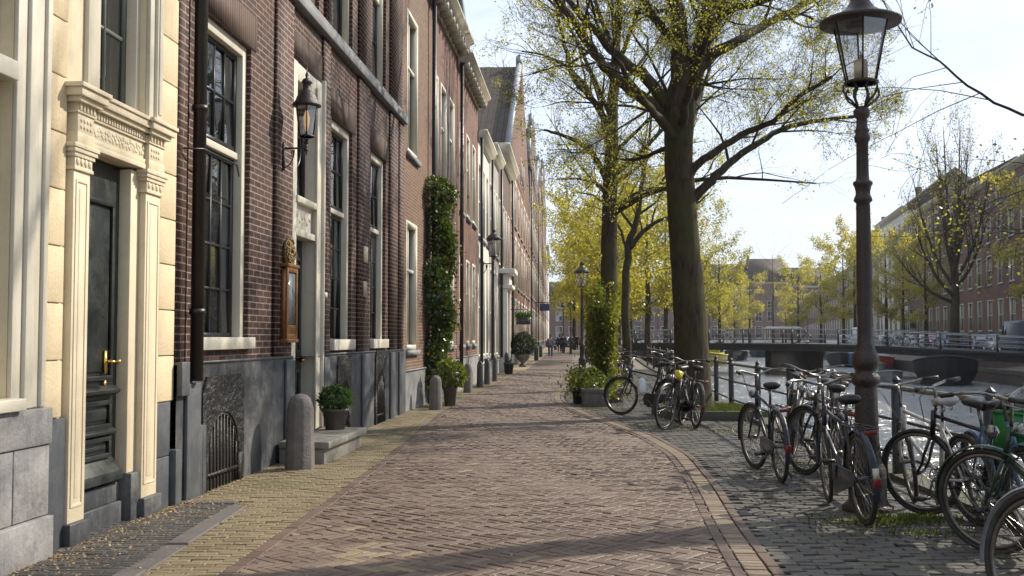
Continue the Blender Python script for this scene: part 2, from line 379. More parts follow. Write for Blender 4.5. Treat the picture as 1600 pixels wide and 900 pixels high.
def strip(name, mat, fl, fr, ys, z, kind='structure'):
    mb = MB()
    for a, b in zip(ys[:-1], ys[1:]): mb.face([(fl(a), a, z), (fr(a), a, z), (fr(b), b, z), (fl(b), b, z)])
    return tag(mb.build(name, mat), kind=kind)
LE = lerp_fn([(y, x) for y, x in LEDGE]); RE = lerp_fn([(y, x) for y, x in REDGE])
ys = sorted(set([-40]+[p[0] for p in LEDGE]+list(range(-12, 100, 4))+[275]))
strip('ground', JOINT, lambda y: -900., lambda y: LE(y)-.05, ys, -.03)
# right bank: quay edge, short rise to the street terrace
mb = MB()
for a, b in zip(REDGE[:-1], REDGE[1:]):
    (ya, xa), (yb, xb) = a, b
    prof = [(0, RZ), (1.2, RZ), (4.5, .2), (800, .2)]
    for (o1, z1), (o2, z2) in zip(prof[:-1], prof[1:]):
        mb.face([(xa+o1, ya, z1), (xa+o2, ya, z2), (xb+o2, yb, z2), (xb+o1, yb, z1)])
tag(mb.build('street', FARPAVE), kind='structure')
mb = MB(); mb.face([(-900, 275, -.03), (900, 275, -.03), (900, 4000, -.03), (-900, 4000, -.03)])
tag(mb.build('terrain', pm('distant land', (.12, .12, .09), .9)), kind='structure')
# canal water
m, t, b = nodes('canal water')
b.inputs['Base Color'].default_value = (.018, .022, .016, 1); b.inputs['Roughness'].default_value = .25; b.inputs['IOR'].default_value = 2.5
b.inputs['Specular IOR Level'].default_value = .6
c = N(t, 'TexCoord'); mpn = N(t, 'Mapping'); mpn.inputs['Scale'].default_value = (.6, 1.7, 1); mpn.inputs['Rotation'].default_value = (0, 0, R(-10)); t.links.new(c.outputs['Object'], mpn.inputs[0])
n1 = N(t, 'TexNoise', Scale=2.3, Detail=3., Roughness=.5, Distortion=.5); n2 = N(t, 'TexNoise', Scale=.5, Detail=2.)
for n in (n1, n2): t.links.new(mpn.outputs[0], n.inputs['Vector'])
mm = N(t, 'Math', operation='MULTIPLY_ADD'); mm.inputs[1].default_value = 1.0; t.links.new(n1.outputs[0], mm.inputs[0]); t.links.new(n2.outputs[0], mm.inputs[2])
bp = N(t, 'Bump', Strength=1., Distance=.5); t.links.new(mm.outputs[0], bp.inputs['Height']); t.links.new(bp.outputs[0], b.inputs['Normal'])
mb = MB(); mb.face([(-5, -40, WATER), (120, -40, WATER), (120, 276, WATER), (-5, 276, WATER)])
tag(mb.build('water', m), kind='structure')
# quay walls with stone coping
def quay(name, label, pts, top, sgn, y0=None):
    t_ = thing(name, label, 'quay wall')
    w_ = MB(); k = MB()
    for (ya, xa), (yb, xb) in zip(pts[:-1], pts[1:]):
        w_.face([(xa, ya, WATER-.6), (xb, yb, WATER-.6), (xb, yb, top-.02), (xa, ya, top-.02)])
        o = sgn*.27
        P = [(xa+.04*-sgn, ya), (xa+o, ya), (xb+o, yb), (xb+.04*-sgn, yb)]
        zt = top+.06
        k.face([(p[0], p[1], zt) for p in P]); n = len(k.v)
        for i in range(4):
            j = (i+1) % 4; k.face([(P[i][0], P[i][1], top-.18), (P[j][0], P[j][1], top-.18), (P[j][0], P[j][1], zt), (P[i][0], P[i][1], zt)])
    w_.build('wall', BRICK_Q, t_); k.build('coping', pm('quay coping', (.075, .07, .058), .8, var=.25, scale=3, bump=.4, dirt=(.06, .08, .02), dirt_amt=.8, dscale=2), t_)
    return t_
fine = [(y, LE(y)) for y in (-40, -12, 0, 4, 8.2, 12, 16, 20, 25, 30, 40, 50, 65, 84, 100, 130, 220, 275)]
quay('quay_wall', 'near brick canal wall with stone coping under the railing', fine, 0, -1)
quay('quay_wall', 'far canal wall on the right bank behind the moored boats', REDGE, RZ, 1)
w_ = MB(); w_.face([(50, 275.1, WATER-.5), (70, 275.1, WATER-.5), (70, 275.1, 0), (50, 275.1, 0)])
tag(w_.build('quay_wall', BRICK_Q), 'distant canal wall closing the water at the bend', 'quay wall')

# --- herringbone road
L_, W_ = .222, .074
ks = np.arange(-900, 900); C = []; A = []
c45, s45 = math.cos(R(-40)), math.sin(R(-40))
for mth in range(-140, 140):
    bx = ks*W_+mth*L_; by = ks*W_-mth*L_
    for (ox, oy, an) in ((L_/2, W_/2, 0), (L_+W_/2, W_-L_/2, math.pi/2)):
        x = bx+ox; y = by+oy; X = x*c45-y*s45; Y = x*s45+y*c45
        mk = (Y > 5.2) & (Y < 46) & (X > -2.2) & (X < 3)
        if mk.any(): C.append(np.stack([X[mk], Y[mk]], 1)); A.append(np.full(mk.sum(), an+R(-40)))
C = np.concatenate(C); A = np.concatenate(A)
xl = np.array([ROADL(y) for y in C[:, 1]]); xr = np.array([ROADR(y) for y in C[:, 1]])
mk = (C[:, 0] > xl-.07) & (C[:, 0] < xr+.07); C = C[mk]; A = A[mk]
tint = np.clip(RNG.normal(.42, .17, len(C))+.1*np.sin(C[:, 0]*2.1+1)*np.sin(C[:, 1]*.7), 0, .8)
yel = (RNG.random(len(C)) < .012) | ((np.hypot(C[:, 0]+.95, (C[:, 1]-6.9)*.8) < .32) & (RNG.random(len(C)) < .6)); tint[yel] = 1.0
pavers('road', C, A, L_-.009, W_-.009, tint, ROADMAT, jit=.0018, tilt=.014)
strip('road_bed', JOINT, lambda y: ROADL(y)-.02, lambda y: ROADR(y)+.02, [5.2]+list(np.arange(6, 46.1, 2)), -.022)
strip('road_far', FARPAVE, ROADL, ROADR, list(range(46, 201, 6)), -.004)
strip('road_near', FARPAVE, ROADL, ROADR, [-12, -6, 0, 5.2], -.004)

def rows(fx0, fx1, y0, y1, bl, bw, skip=None, lo=.0, hi=1.0):
    C = []; T = []; n = 0; y = y0
    while y < y1:
        a, b_ = fx0(y), fx1(y); x = b_-bl*(.5 if n % 2 else 1.0)+bl/2
        if n % 2: C.append((b_-bl/4, y, bl/2)); x = b_-bl
        else: x = b_-bl/2
        while x+bl/2 > a+.01:
            C.append((x, y, bl)); x -= bl
        y += bw; n += 1
    C = np.array(C); return C[:, :2], C[:, 2]
def tints(n, C, amp=.2): return np.clip(RNG.normal(.5, amp, n)+.15*np.sin(C[:, 0]*1.3)*np.sin(C[:, 1]*.9+1), 0, 1)
# yellow brick pavement on the left
def xl_(y): return XF(y)-.05 if y > 9.15 else -2.18
Cc, Ll = rows(xl_, lambda y: ROADL(y)-.105, 5.4, 46, .205, .078)
pavers('pavement', Cc, 0, Ll-.01, .068, tints(len(Cc), Cc), YELMAT)
Cc, Ll = rows(lambda y: XF(y)-.05, lambda y: -2.34, 4.9, 8.98, .20, .07)
pavers('pavement_dark', Cc, 0, Ll-.008, .062, tints(len(Cc), Cc), GREYMAT, jit=.001)
cc = [(-2.26, y) for y in np.arange(5.2, 9.0, .8)]; pavers('kerb_band', cc, math.pi/2, .79, .145, np.full(len(cc), .5), BANDMAT, tilt=.001, ch=.006, z=.009, h=.03)
cc = [(-2.26-.15+.07-.4-i*.8, 9.07) for i in range(2)]; pavers('kerb_band', cc, 0, .79, .14, np.full(len(cc), .2), BANDMAT, tilt=.001, z=.009, h=.03)
def course(name, fn, y0, y1, bl, bw, mat, across=False, lo=0, hi=1, off=0):
    C = []; A = []; y = y0
    step = (bw if across else bl)
    while y < y1:
        e = .05; dx = (fn(y+e)-fn(y-e))/(2*e); C.append((fn(y), y)); A.append(math.atan2(1, dx)+(math.pi/2 if across else 0)); y += step/math.hypot(1, dx)
    C = np.array(C); return pavers(name, C, np.array(A), bl-.009, bw-.009, RNG.uniform(lo, hi, len(C)), mat, z=.007, tilt=.008, h=.022)
sm = lambda f: (lambda y: (f(y-.9)+f(y-.45)+f(y)+f(y+.45)+f(y+.9))/5)
RR = sm(ROADR)
course('border', lambda y: ROADL(y)-.05, 5.4, 46, .21, .10, ROADMAT, lo=.1, hi=.5)
course('border', lambda y: RR(y)+.04, 5.3, 46, .21, .08, ROADMAT, lo=.1, hi=.6)
course('strip', lambda y: RR(y)+.155, 5.3, 46, .145, .075, STRIPMAT, True)
course('border', lambda y: RR(y)+.27, 5.3, 46, .21, .08, ROADMAT, lo=.1, hi=.6)
Cc, Ll = rows(lambda y: RR(y)+.32, lambda y: LE(y)-.26, 5.2, 46, .205, .085)
mk = Cc[:, 0]-Ll/2 > np.array([RR(y)+.19 for y in Cc[:, 1]]); Cc = Cc[mk]; Ll = Ll[mk]
pavers('quay_pavement', Cc, 0, Ll-.012, .073, tints(len(Cc), Cc), QUAYMAT, jit=.003, tilt=.025)
strip('pavement_far', pm('far yellow pavement', (.26, .21, .13), .8, scale=1), lambda y: XF(y)-.1, lambda y: ROADL(y), list(range(46, 201, 6)), -.008)
strip('quay_far', pm('far quay pavement', (.17, .155, .125), .8, scale=1), lambda y: ROADR(y), lambda y: LE(y)-.2, list(range(46, 84, 6))+[84], -.008)

# ---------------------------------------------------------------- houses
def dir_frame(p, q):
    d = (Vector(q)-Vector(p)); return math.atan2(d.y, d.x), d.length
def wall_open(mb, u0, u1, z0, z1, ops, dep=.2, y=0.):
    xs = sorted(set([u0, u1]+[o[0] for o in ops]+[o[1] for o in ops])); zs = sorted(set([z0, z1]+[o[2] for o in ops]+[o[3] for o in ops]))
    for i in range(len(xs)-1):
        run = None
        for j in range(len(zs)-1):
            cx, cz = (xs[i]+xs[i+1])/2, (zs[j]+zs[j+1])/2
            if any(o[0] < cx < o[1] and o[2] < cz < o[3] for o in ops): continue
            mb.face([(xs[i], y, zs[j]), (xs[i+1], y, zs[j]), (xs[i+1], y, zs[j+1]), (xs[i], y, zs[j+1])])
    for a, b_, c_, d in ops:
        e = y+dep
        mb.face([(a, y, c_), (a, e, c_), (a, e, d), (a, y, d)][::-1]); mb.face([(b_, y, c_), (b_, e, c_), (b_, e, d), (b_, y, d)])
        mb.face([(a, y, c_), (b_, y, c_), (b_, e, c_), (a, e, c_)]); mb.face([(a, y, d), (b_, y, d), (b_, e, d), (a, e, d)][::-1])
def frame_bars(mb, a, b_, c_, d, w_, y0, y1):
    mb.box(a, a+w_, y0, y1, c_, d); mb.box(b_-w_, b_, y0, y1, c_, d)
    mb.box(a+w_, b_-w_, y0, y1, c_, c_+w_); mb.box(a+w_, b_-w_, y0, y1, d-w_, d)
def panes(mb, a, b_, c_, d, cols, rws, y, tilt=.012):
    for i in range(cols):
        for j in range(rws):
            x0, x1 = a+(b_-a)*i/cols, a+(b_-a)*(i+1)/cols; z0, z1 = c_+(d-c_)*j/rws, c_+(d-c_)*(j+1)/rws
            t1, t2 = random.gauss(0, tilt)*(x1-x0), random.gauss(0, tilt)*(z1-z0)
            mb.face([(x0, y-t1-t2, z0), (x1, y+t1-t2, z0), (x1, y+t1+t2, z1), (x0, y-t1+t2, z1)])
def window(par, a, b_, c_, d, y=.1, fw=.09, sw=.05, cols=2, lower=1, upper=1, split=.55, frame=WHITE, sash=BLKPAINT, sill=BLUESTONE, glass=GLASS, mun=.022, sillw=.06, proud=.0, curtain=False, ent=False):
    """frame fills the opening; an upper and a lower sash with muntins; panes behind"""
    w_ = MB(); frame_bars(w_, a+.002, b_-.002, c_+.002, d-.002, fw, y-.05-proud, y+.12)
    zs = c_+fw+(d-c_-2*fw)*split
    w_.box(a+fw, b_-fw, y-.01, y+.1, zs-.035, zs+.035)
    fo = w_.build('window', frame, par, bevel=.006 if ent else 0)
    s_ = MB()
    for (z0, z1, n, yy) in ((c_+fw, zs-.035, lower, y+.035), (zs+.035, d-fw, upper, y+.015)):
        frame_bars(s_, a+fw+.001, b_-fw-.001, z0+.001, z1-.001, sw, yy, yy+.04)
        for i in range(1, cols):
            x = a+fw+sw+(b_-a-2*fw-2*sw)*i/cols; s_.box(x-mun/2, x+mun/2, yy+.004, yy+.036, z0+sw, z1-sw)
        for j in range(1, n):
            z = z0+sw+(z1-z0-2*sw)*j/n; s_.box(a+fw+sw, b_-fw-sw, yy+.006, yy+.034, z-mun/2, z+mun/2)
    s_.build('sash', sash, fo)
    g = MB(); panes(g, a+fw+sw*.5, b_-fw-sw*.5, c_+fw+sw*.5, zs, cols, lower, y+.058); panes(g, a+fw+sw*.5, b_-fw-sw*.5, zs, d-fw-sw*.5, cols, upper, y+.038)
    g.build('pane', glass, fo)
    if sill:
        q = MB(); q.box(a-.05, b_+.05, -sillw, y-.051, c_-.11, c_+.0); q.build('sill', sill, fo, bevel=.008 if ent else 0)
    return fo
def cornice(par, u0, u1, z, proj=.45, h=.4, mat=WHITE, modil=.6, name='cornice'):
    mb = MB()
    mb.prism_x([(.0, z), (-.06, z), (-.06, z+h*.3), (-proj*.75, z+h*.42), (-proj*.75, z+h*.7), (-proj, z+h*.85), (-proj, z+h), (.0, z+h)][::-1], u0, u1)
    if modil:
        n = int((u1-u0)/modil)
        for i in range(n):
            x = u0+(i+.5)*(u1-u0)/n; mb.box(x-.07, x+.07, -proj*.72, -.062, z+h*.02, z+h*.405)
    c_ = mb.build(name, mat, par)
    return c_
def body(par, Lh, H, depth=9., mat=None, name='side_wall'):
    mb = MB(); mb.face([(0, 0, 0), (0, 0, H), (0, depth, H), (0, depth, 0)]); mb.face([(Lh, 0, 0), (Lh, depth, 0), (Lh, depth, H), (Lh, 0, H)])
    mb.face([(0, depth, 0), (0, depth, H), (Lh, depth, H), (Lh, depth, 0)])
    mb.face([(0, .25, 0), (Lh, .25, 0), (Lh, .25, H), (0, .25, H)])
    return mb.build(name, mat, par)
def house_root(label, p, q, z=0., cat='house', name='canal_house', group=None):
    a, Lh = dir_frame(p, q); t_ = thing(name, label, cat, (p[0], p[1], z), a, group); return t_, Lh
def pts_left(Y0, Y1): return (XF(Y0), Y0), (XF(Y1), Y1)

ARCHN = 10
def arch_plate(mb, a, b_, c_, spring, outer, y0, y1):
    """rectangular plate 'outer'=(a,b,c,d) with an arched hole a..b from c_ to an arch springing at 'spring'"""
    A_, B_, C_, D_ = outer; r = (b_-a)/2; cx = (a+b_)/2
    arc = [(cx-r*math.cos(math.pi*i/ARCHN), spring+r*math.sin(math.pi*i/ARCHN)) for i in range(ARCHN+1)]
    mb.box(A_, a, y0, y1, C_, spring); mb.box(b_, B_, y0, y1, C_, spring)
    outs = []
    for i, (x, z) in enumerate(arc):
        f = i/ARCHN
        if f <= .25: outs.append((A_, spring+(D_-spring)*f/.25))
        elif f >= .75: outs.append((B_, spring+(D_-spring)*(1-f)/.25))
        else: outs.append((A_+(B_-A_)*(f-.25)/.5, D_))
    for i in range(ARCHN):
        p, q, r_, s_ = arc[i], arc[i+1], outs[i+1], outs[i]
        mb.face([(k[0], y0, k[1]) for k in (p, q, r_, s_)]); mb.face([(p[0], y0, p[1]), (p[0], y1, p[1]), (q[0], y1, q[1]), (q[0], y0, q[1])])
        mb.face([(s_[0], y0, s_[1]), (r_[0], y0, r_[1]), (r_[0], y1, r_[1]), (s_[0], y1, s_[1])])
    return arc
# ======================= house A : cream painted, carved door surround
def U(Y, Y0): return (Y-Y0)*1.0031
p, q = pts_left(3.0, 8.95); hA, LA = house_root('cream stuccoed canal house with carved pilastered entrance and grey stone base', p, q)
u = lambda Y: U(Y, 3.0)
opA = [(u(4.75), u(6.45), 1.0, 4.1), (u(7.36), u(8.28), .0, 2.72), (u(7.52), u(8.36), 3.14, 5.6), (u(4.75), u(6.45), 5.4, 8.2), (u(7.52), u(8.36), 6.4, 8.6)]
mb = MB(); wall_open(mb, 0, LA, 0, 11, opA, .22); mb.build('wall', CREAM, hA)
body(hA, LA, 11, mat=BRICK_B)
# rusticated stucco courses
mb = MB()
for (a, b_) in ((u(6.83), u(7.07)), (u(8.62), LA-.005)):
    z = .87; k = 0
    while z < 11:
        mb.box(a, b_, -.028, .002, z, z+.372); z += .38
for (a, b_) in ((u(7.07), u(7.5)), (u(8.5), u(8.62))):
    mb.box(a, b_, -.02, .001, 5.2, 11)
mb.build('stucco_courses', STUCCO, hA, bevel=.006)
# window A1
window(hA, u(4.75), u(6.45), 1.0, 4.1, y=.14, cols=2, lower=2, upper=1, split=.64, frame=CREAM, sash=WHITE, sill=None, fw=.1, ent=True)
mb = MB()
for (x0, x1, yy) in ((u(6.45), u(6.56), -.03), (u(6.56), u(6.66), -.055), (u(6.66), u(6.75), -.038), (u(6.75), u(6.81), -.06)):
    mb.box(x0+.001, x1, yy, .0, .955, 4.25)
for (x0, x1, yy) in ((u(4.75)-.36, u(4.75)-.2, -.07), (u(4.75)-.2, u(4.75)-.001, -.05)): mb.box(x0, x1, yy, .0, .955, 4.25)
mb.box(u(4.75)-.36, u(6.83), -.12, 0, 4.252, 4.45); mb.box(u(4.75), u(6.445), -.14, -.001, .955, 1.03); mb.box(u(4.75), u(6.42), -.06, .13, 2.97, 3.09)
mb.build('window_casing', WHITE, hA, bevel=.008)
# bases
mb = MB(); mb.box(0, u(6.83), -.10, -.002, .72, .95); mb.box(0, u(6.40), -.085, -.002, .27, .715); mb.box(u(6.41), u(6.825), -.085, -.002, .27, .715); mb.box(0, u(6.83), -.12, -.002, -.03, .265)
mb.build('base_stone', LIMESTONE, hA, bevel=.008)
mb = MB(); mb.box(u(6.835), u(7.12), -.035, -.002, -.03, .86); mb.build('base_plinth', GREYPLINTH, hA, bevel=.006); mb = MB(); mb.box(u(8.57), u(8.87), -.035, -.002, .42, .86); mb.box(u(8.57), u(8.87), -.04, -.002, -.03, .415); mb.box(u(8.87), LA+.02, -.09, -.002, -.03, .46)
mb.build('base_plinth', GREYPLINTH, hA, bevel=.006)
# door surround
ent = MB()
for (a, b_) in ((u(7.13), u(7.36)), (u(8.28), u(8.56))):
    ent.box(a, b_, -.10, -.001, .15, 2.54)
    ent.box(a+.03, a+.05, -.112, -.1, .25, 2.48); ent.box(b_-.05, b_-.03, -.112, -.1, .25, 2.48); ent.box(a+.05, b_-.05, -.112, -.1, 2.46, 2.48); ent.box(a+.05, b_-.05, -.112, -.1, .25, .27)
    ent.box(a+.085, b_-.085, -.106, -.1, .31, 2.42)
    # capital
    for (z0, z1, e) in ((2.54, 2.565, .02), (2.565, 2.63, .01), (2.63, 2.66, .03), (2.66, 2.69, .05), (2.69, 2.72, .065)): ent.box(a-e, b_+e, -.11-e, -.001, z0, z1)
    for i in range(4): x = a+.03+i*(b_-a-.06)/3; ent.sphere((x, -.125, 2.6), .022, 6, 5, (1, .8, 1.3))
    # entablature block
    ent.box(a-.01, b_+.01, -.15, -.001, 2.722, 2.80); ent.box(a, b_, -.14, -.001, 2.80, 2.93)
    for i in range(5): x = a+.02+i*(b_-a-.04)/4; ent.box(x-.012, x+.012, -.17, -.14, 2.945, 3.0)
    ent.box(a-.02, b_+.02, -.16, -.001, 2.93, 2.945); ent.box(a, b_, -.14, -.001, 2.945, 3.0)
    ent.box(a-.05, b_+.05, -.22, -.001, 3.0, 3.035); ent.box(a-.08, b_+.08, -.27, -.001, 3.035, 3.09); ent.box(a-.10, b_+.10, -.30, -.001, 3.09, 3.12)
a, b_ = u(7.36), u(8.28)
ent.box(a, b_, -.11, .16, 2.722, 2.76); ent.box(a, b_, -.10, .0, 2.76, 2.80); ent.box(a, b_, -.07, 0, 2.80, 2.93); ent.box(a, b_, -.10, 0, 2.93, 2.945)
n = 22
for i in range(n): x = a+(i+.5)*(b_-a)/n; ent.box(x-.012, x+.012, -.115, -.07, 2.948, 2.995)
ent.box(a, b_, -.17, 0, 3.0, 3.035); ent.box(a, b_, -.215, 0, 3.035, 3.09); ent.box(a, b_, -.24, 0, 3.09, 3.118)
rr = random.Random(4)
for i in range(46):      # carved foliage relief on the frieze
    x = a+.03+(b_-a-.06)*i/45; z = 2.865+.028*math.sin(i*1.1); ent.sphere((x, -.072, z), .016, 6, 4, (1.2, .8, 1)); 
    if i % 3 == 0: ent.sphere((x, -.072, 2.865-.03*math.sin(i*1.1)), .02, 6, 4, (.7, .6, 1.2))
for a_ in (u(7.13), u(8.28)):
    for i in range(8): ent.sphere((a_+.05+(i % 4)*.045, -.142, 2.84+(i//4)*.045), .016, 6, 4)
ent.v = [(v[0], v[1]*(.53 if v[1] < 0 else 1), v[2]) for v in ent.v]; ent.build('door_surround', CREAM, hA, bevel=.003)
mb = MB()
for (a, b_) in ((u(7.10), u(7.39)), (u(8.26), u(8.59))): mb.box(a, b_, -.09, -.0, -.03, .15)
mb.box(u(8.13), u(8.275), -.04, .14, -.03, .36)
mb.box(u(7.36), u(8.13), .02, .2, -.03, .16); mb.box(u(7.36), u(8.13), .05, .2, .16, .30)
mb.build('entrance_base', DARKSTONE, hA, bevel=.008)
mb = MB(); mb.box(u(8.13), u(8.278), -.0, .14, .36, 2.7); mb.box(u(7.365), u(7.40), -.0, .14, .16, 2.7); mb.build('door_jamb', CREAM, hA, bevel=.006)
# door leaf
dy = .09; a, b_ = u(7.39), u(8.13)
mb = MB(); mb.box(a, b_, dy, dy+.06, .30, 2.70)
def panel(x0, x1, z0, z1, dy=dy, w_=.035):
    mb.box(x0, x1, dy-.025, dy, z0, z0+w_); mb.box(x0, x1, dy-.025, dy, z1-w_, z1); mb.box(x0, x0+w_, dy-.025, dy, z0+w_, z1-w_); mb.box(x1-w_, x1, dy-.025, dy, z0+w_, z1-w_)
    mb.box(x0+w_+.03, x1-w_-.03, dy-.014, dy, z0+w_+.03, z1-w_-.03)
panel(a+.08, b_-.12, 1.08, 2.42); panel(a+.08, b_-.12, .72, .93); panel(a+.08, b_-.12, .50, .66)
mb.prism_x([(dy, .96), (dy-.07, .985), (dy-.075, 1.01), (dy, 1.05)][::-1], a+.03, b_-.08)
mb.prism_x([(dy, .66), (dy-.05, .68), (dy-.055, .70), (dy, .735)][::-1], a+.05, b_-.09)
mb.prism_x([(dy, .31), (dy-.09, .33), (dy-.075, .40), (dy-.02, .46), (dy, .50)][::-1], a+.0, b_-.04)
door = mb.build('door', GREENBLK, hA, bevel=.004); mb_ = mb
mb = MB(); x = b_-.24; mb.box(x-.02, x+.02, dy-.032, dy-.014, 1.13, 1.30); mb.tube([(x, dy-.02, 1.22), (x, dy-.07, 1.22)], .011, 8); mb.tube([(x-.01, dy-.07, 1.22), (x+.10, dy-.075, 1.215)], [.011, .008], 8); mb.sphere((x+.11, dy-.075, 1.215), .02)
mb.box(x-.015, x+.02, dy-.03, dy-.014, 1.02, 1.08); mb.build('handle', BRASS, door, smooth=False)
# window above the door
window(hA, u(7.52), u(8.36), 3.14, 5.6, y=.10, cols=2, lower=3, upper=1, split=.7, frame=WHITE, sash=pm('grey green paint', (.10, .115, .10), .45), sill=None, fw=.06, sw=.045, mun=.03, ent=True)
mb = MB(); mb.box(u(7.34), u(7.52), -.035, -.001, 3.121, 5.7); mb.box(u(8.36), u(8.45), -.035, -.001, 3.121, 5.7); mb.box(u(8.45), u(8.56), -.06, -.001, 3.121, 5.7); mb.box(u(8.475), u(8.535), -.07, -.06, 3.2, 5.6); mb.box(u(7.3), u(8.6), -.14, -.001, 5.7, 5.9)
mb.build('window_casing', WHITE, hA, bevel=.006)
for (a, b_, c_, d) in opA[3:]: window(hA, a, b_, c_, d, y=.12, cols=2, lower=2, upper=1, frame=WHITE)
cornice(hA, 0, LA, 11, .5, .5)

# ======================= house B : purple brown brick, tall windows
p, q = pts_left(8.95, 19.6); hB, LB = house_root('purple brown brick canal house with dark stone plinth, wall lantern and stoop', p, q)
u = lambda Y: U(Y, 8.95)
W1 = (u(9.48), u(10.93)); WD = (u(12.4), u(13.7)); W2 = (u(14.3), u(15.55)); W3 = (u(16.85), u(18.05))
PL = 1.22; TOPW = 4.42
opB = [(*W1, PL+.06, TOPW), (*WD, .24, 4.72), (*W2, PL-.0, TOPW), (*W3, PL-.0, TOPW)]
upB = [(W1[0]+.1, W1[1]-.1, 5.6, 8.4), (u(12.5), u(13.6), 5.6, 8.4), (W2[0]+.05, W2[1]-.05, 5.6, 8.4), (W3[0]+.05, W3[1]-.05, 5.6, 8.4)]
mb = MB(); wall_open(mb, 0, LB, 1.16, 11, [(o[0], o[1], max(o[2], 1.16), o[3]) for o in opB]+upB, .2); mb.build('wall', BRICK_B, hB)
body(hB, LB, 11, mat=BRICK_B)
# brick piers standing proud of the wall
mb = MB()
for (a, b_) in ((.0, u(9.14)), (u(9.40), u(9.47)), (u(11.72), u(12.36)), (u(13.76), u(14.1)), (u(15.85), u(16.6)), (u(18.3), u(19.0)), (u(19.15), LB)):
    MB().box(a+.002, b_, -.038, -.002, 1.19, 5.36).build('brick_pier', BRICK_B, hB)
for (a, b_) in ((u(11.72), u(12.3)), (u(13.85), u(14.15)), (u(15.85), u(16.6)), (u(18.3), u(19.3))): MB().box(a, b_, -.038, -.002, 5.58, 10.9).build('brick_pier', BRICK_B, hB)
mb = MB()
for (a, b_) in (W1, W2, W3): MB().box(a-.16, b_+.16, -.012, -.001, TOPW+.002, TOPW+.36).build('flat_arch', BRICK_BS, hB)
mb.box(WD[0]-.02, WD[1]+.14, -.012, -.001, 4.722, 5.08)
mb.build('flat_arch', BRICK_BS, hB)
mb = MB(); mb.box(.0, LB, -.11, -.002, 5.365, 5.49); mb.box(.0, LB, -.075, -.002, 5.49, 5.575); mb.build('stone_band', BLUESTONE, hB, bevel=.012)
# plinth with cellar openings
cell = [(u(9.62), u(10.48), .70), (u(14.6), u(15.15), .80), (u(17.1), u(17.7), .85)]
mb = MB()
ops = [(a, b_, -.03, sp) for a, b_, sp in cell]+[(WD[0], WD[1], -.03, 1.16)]
ops = [(a, b_, -.02, d+(b_-a)/2*0+.001) for a, b_, c_, d in ops]
wall_open(mb, 0, LB, -.04, 1.16, [(o[0], o[1], -.04, min(1.16, o[3]-.0 if o[3] >= 1.1 else o[3]+ (0))) for o in ops], .2, y=-.05)
mb.box(0, u(12.38), -.06, -.0, 1.16, 1.185); mb.box(u(13.72), LB, -.06, -.0, 1.16, 1.185)
mb.build('plinth', DARKSTONE, hB)
mb = MB()
for (a, b_, h) in ((u(9.12), u(9.44), 1.0), (u(12.05), u(12.37), 1.14), (u(13.73), u(14.0), 1.14), (u(16.0), u(16.5), 1.14), (u(18.2), u(18.6), 1.14), (u(19.0), LB-.01, 1.14)):
    MB().box(a, b_, -.085, -.051, -.03, h).build('plinth_pier', GREYPLINTH, hB, bevel=.008)
MB().box(.0, u(9.13), -.10, -.051, .9, 1.19).build('plinth_block', GREYPLINTH, hB, bevel=.008); MB().box(u(9.44), u(9.6), -.075, -.051, -.03, .62).build('plinth_pier', GREYPLINTH, hB, bevel=.008)
for (a, b_, sp) in cell:
    m2 = MB(); r = (b_-a)/2; arc = arch_plate(m2, a, b_, -.03, sp-r, (a-.12, b_+.14, -.03, sp+.34), -.075, -.045); co = m2.build('cellar_arch', TAR, hB)
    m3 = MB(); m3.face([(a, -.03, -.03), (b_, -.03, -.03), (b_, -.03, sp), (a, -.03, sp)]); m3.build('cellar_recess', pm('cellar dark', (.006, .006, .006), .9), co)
    m4 = MB(); nb = int((b_-a)/.085)
    for i in range(nb):
        x = a+(i+.5)*(b_-a)/nb; zt = sp-r+math.sqrt(max(0, r*r-(x-(a+b_)/2)**2)); m4.tube([(x, -.055, -.02), (x, -.055, zt)], .010, 6)
    m4.torus(((a+b_)/2, -.055, sp-r), r-.02, .012, n=16, a0=0, a1=math.pi); m4.box(a, b_, -.062, -.048, .12, .15); m4.build('bars', IRON, co)
# windows
window(hB, *W1, PL+.06, TOPW, y=.10, cols=4, lower=4, upper=2, split=.64, fw=.11, sw=.055, mun=.024, sill=None, ent=True)
window(hB, *W2, PL, TOPW, y=.10, cols=3, lower=4, upper=2, split=.62, fw=.11, sw=.055, sill=None, ent=True)
window(hB, *W3, PL, TOPW, y=.10, cols=3, lower=4, upper=2, split=.62, fw=.11, sw=.055, sill=None, ent=True)
mb = MB(); 
for (a, b_) in (W1,): MB().box(a-.01, b_+.02, -.075, .05, PL+.062, PL+.18).build('window_sill', WHITE, hB, bevel=.008)
for (a, b_) in (W2, W3): MB().box(a-.01, b_+.01, -.07, .05, PL+.002, PL+.15).build('window_sill', WHITE, hB, bevel=.008)
for o in upB: window(hB, *o, y=.10, cols=2, lower=2, upper=1, split=.55, fw=.10, sw=.05, sill=None)
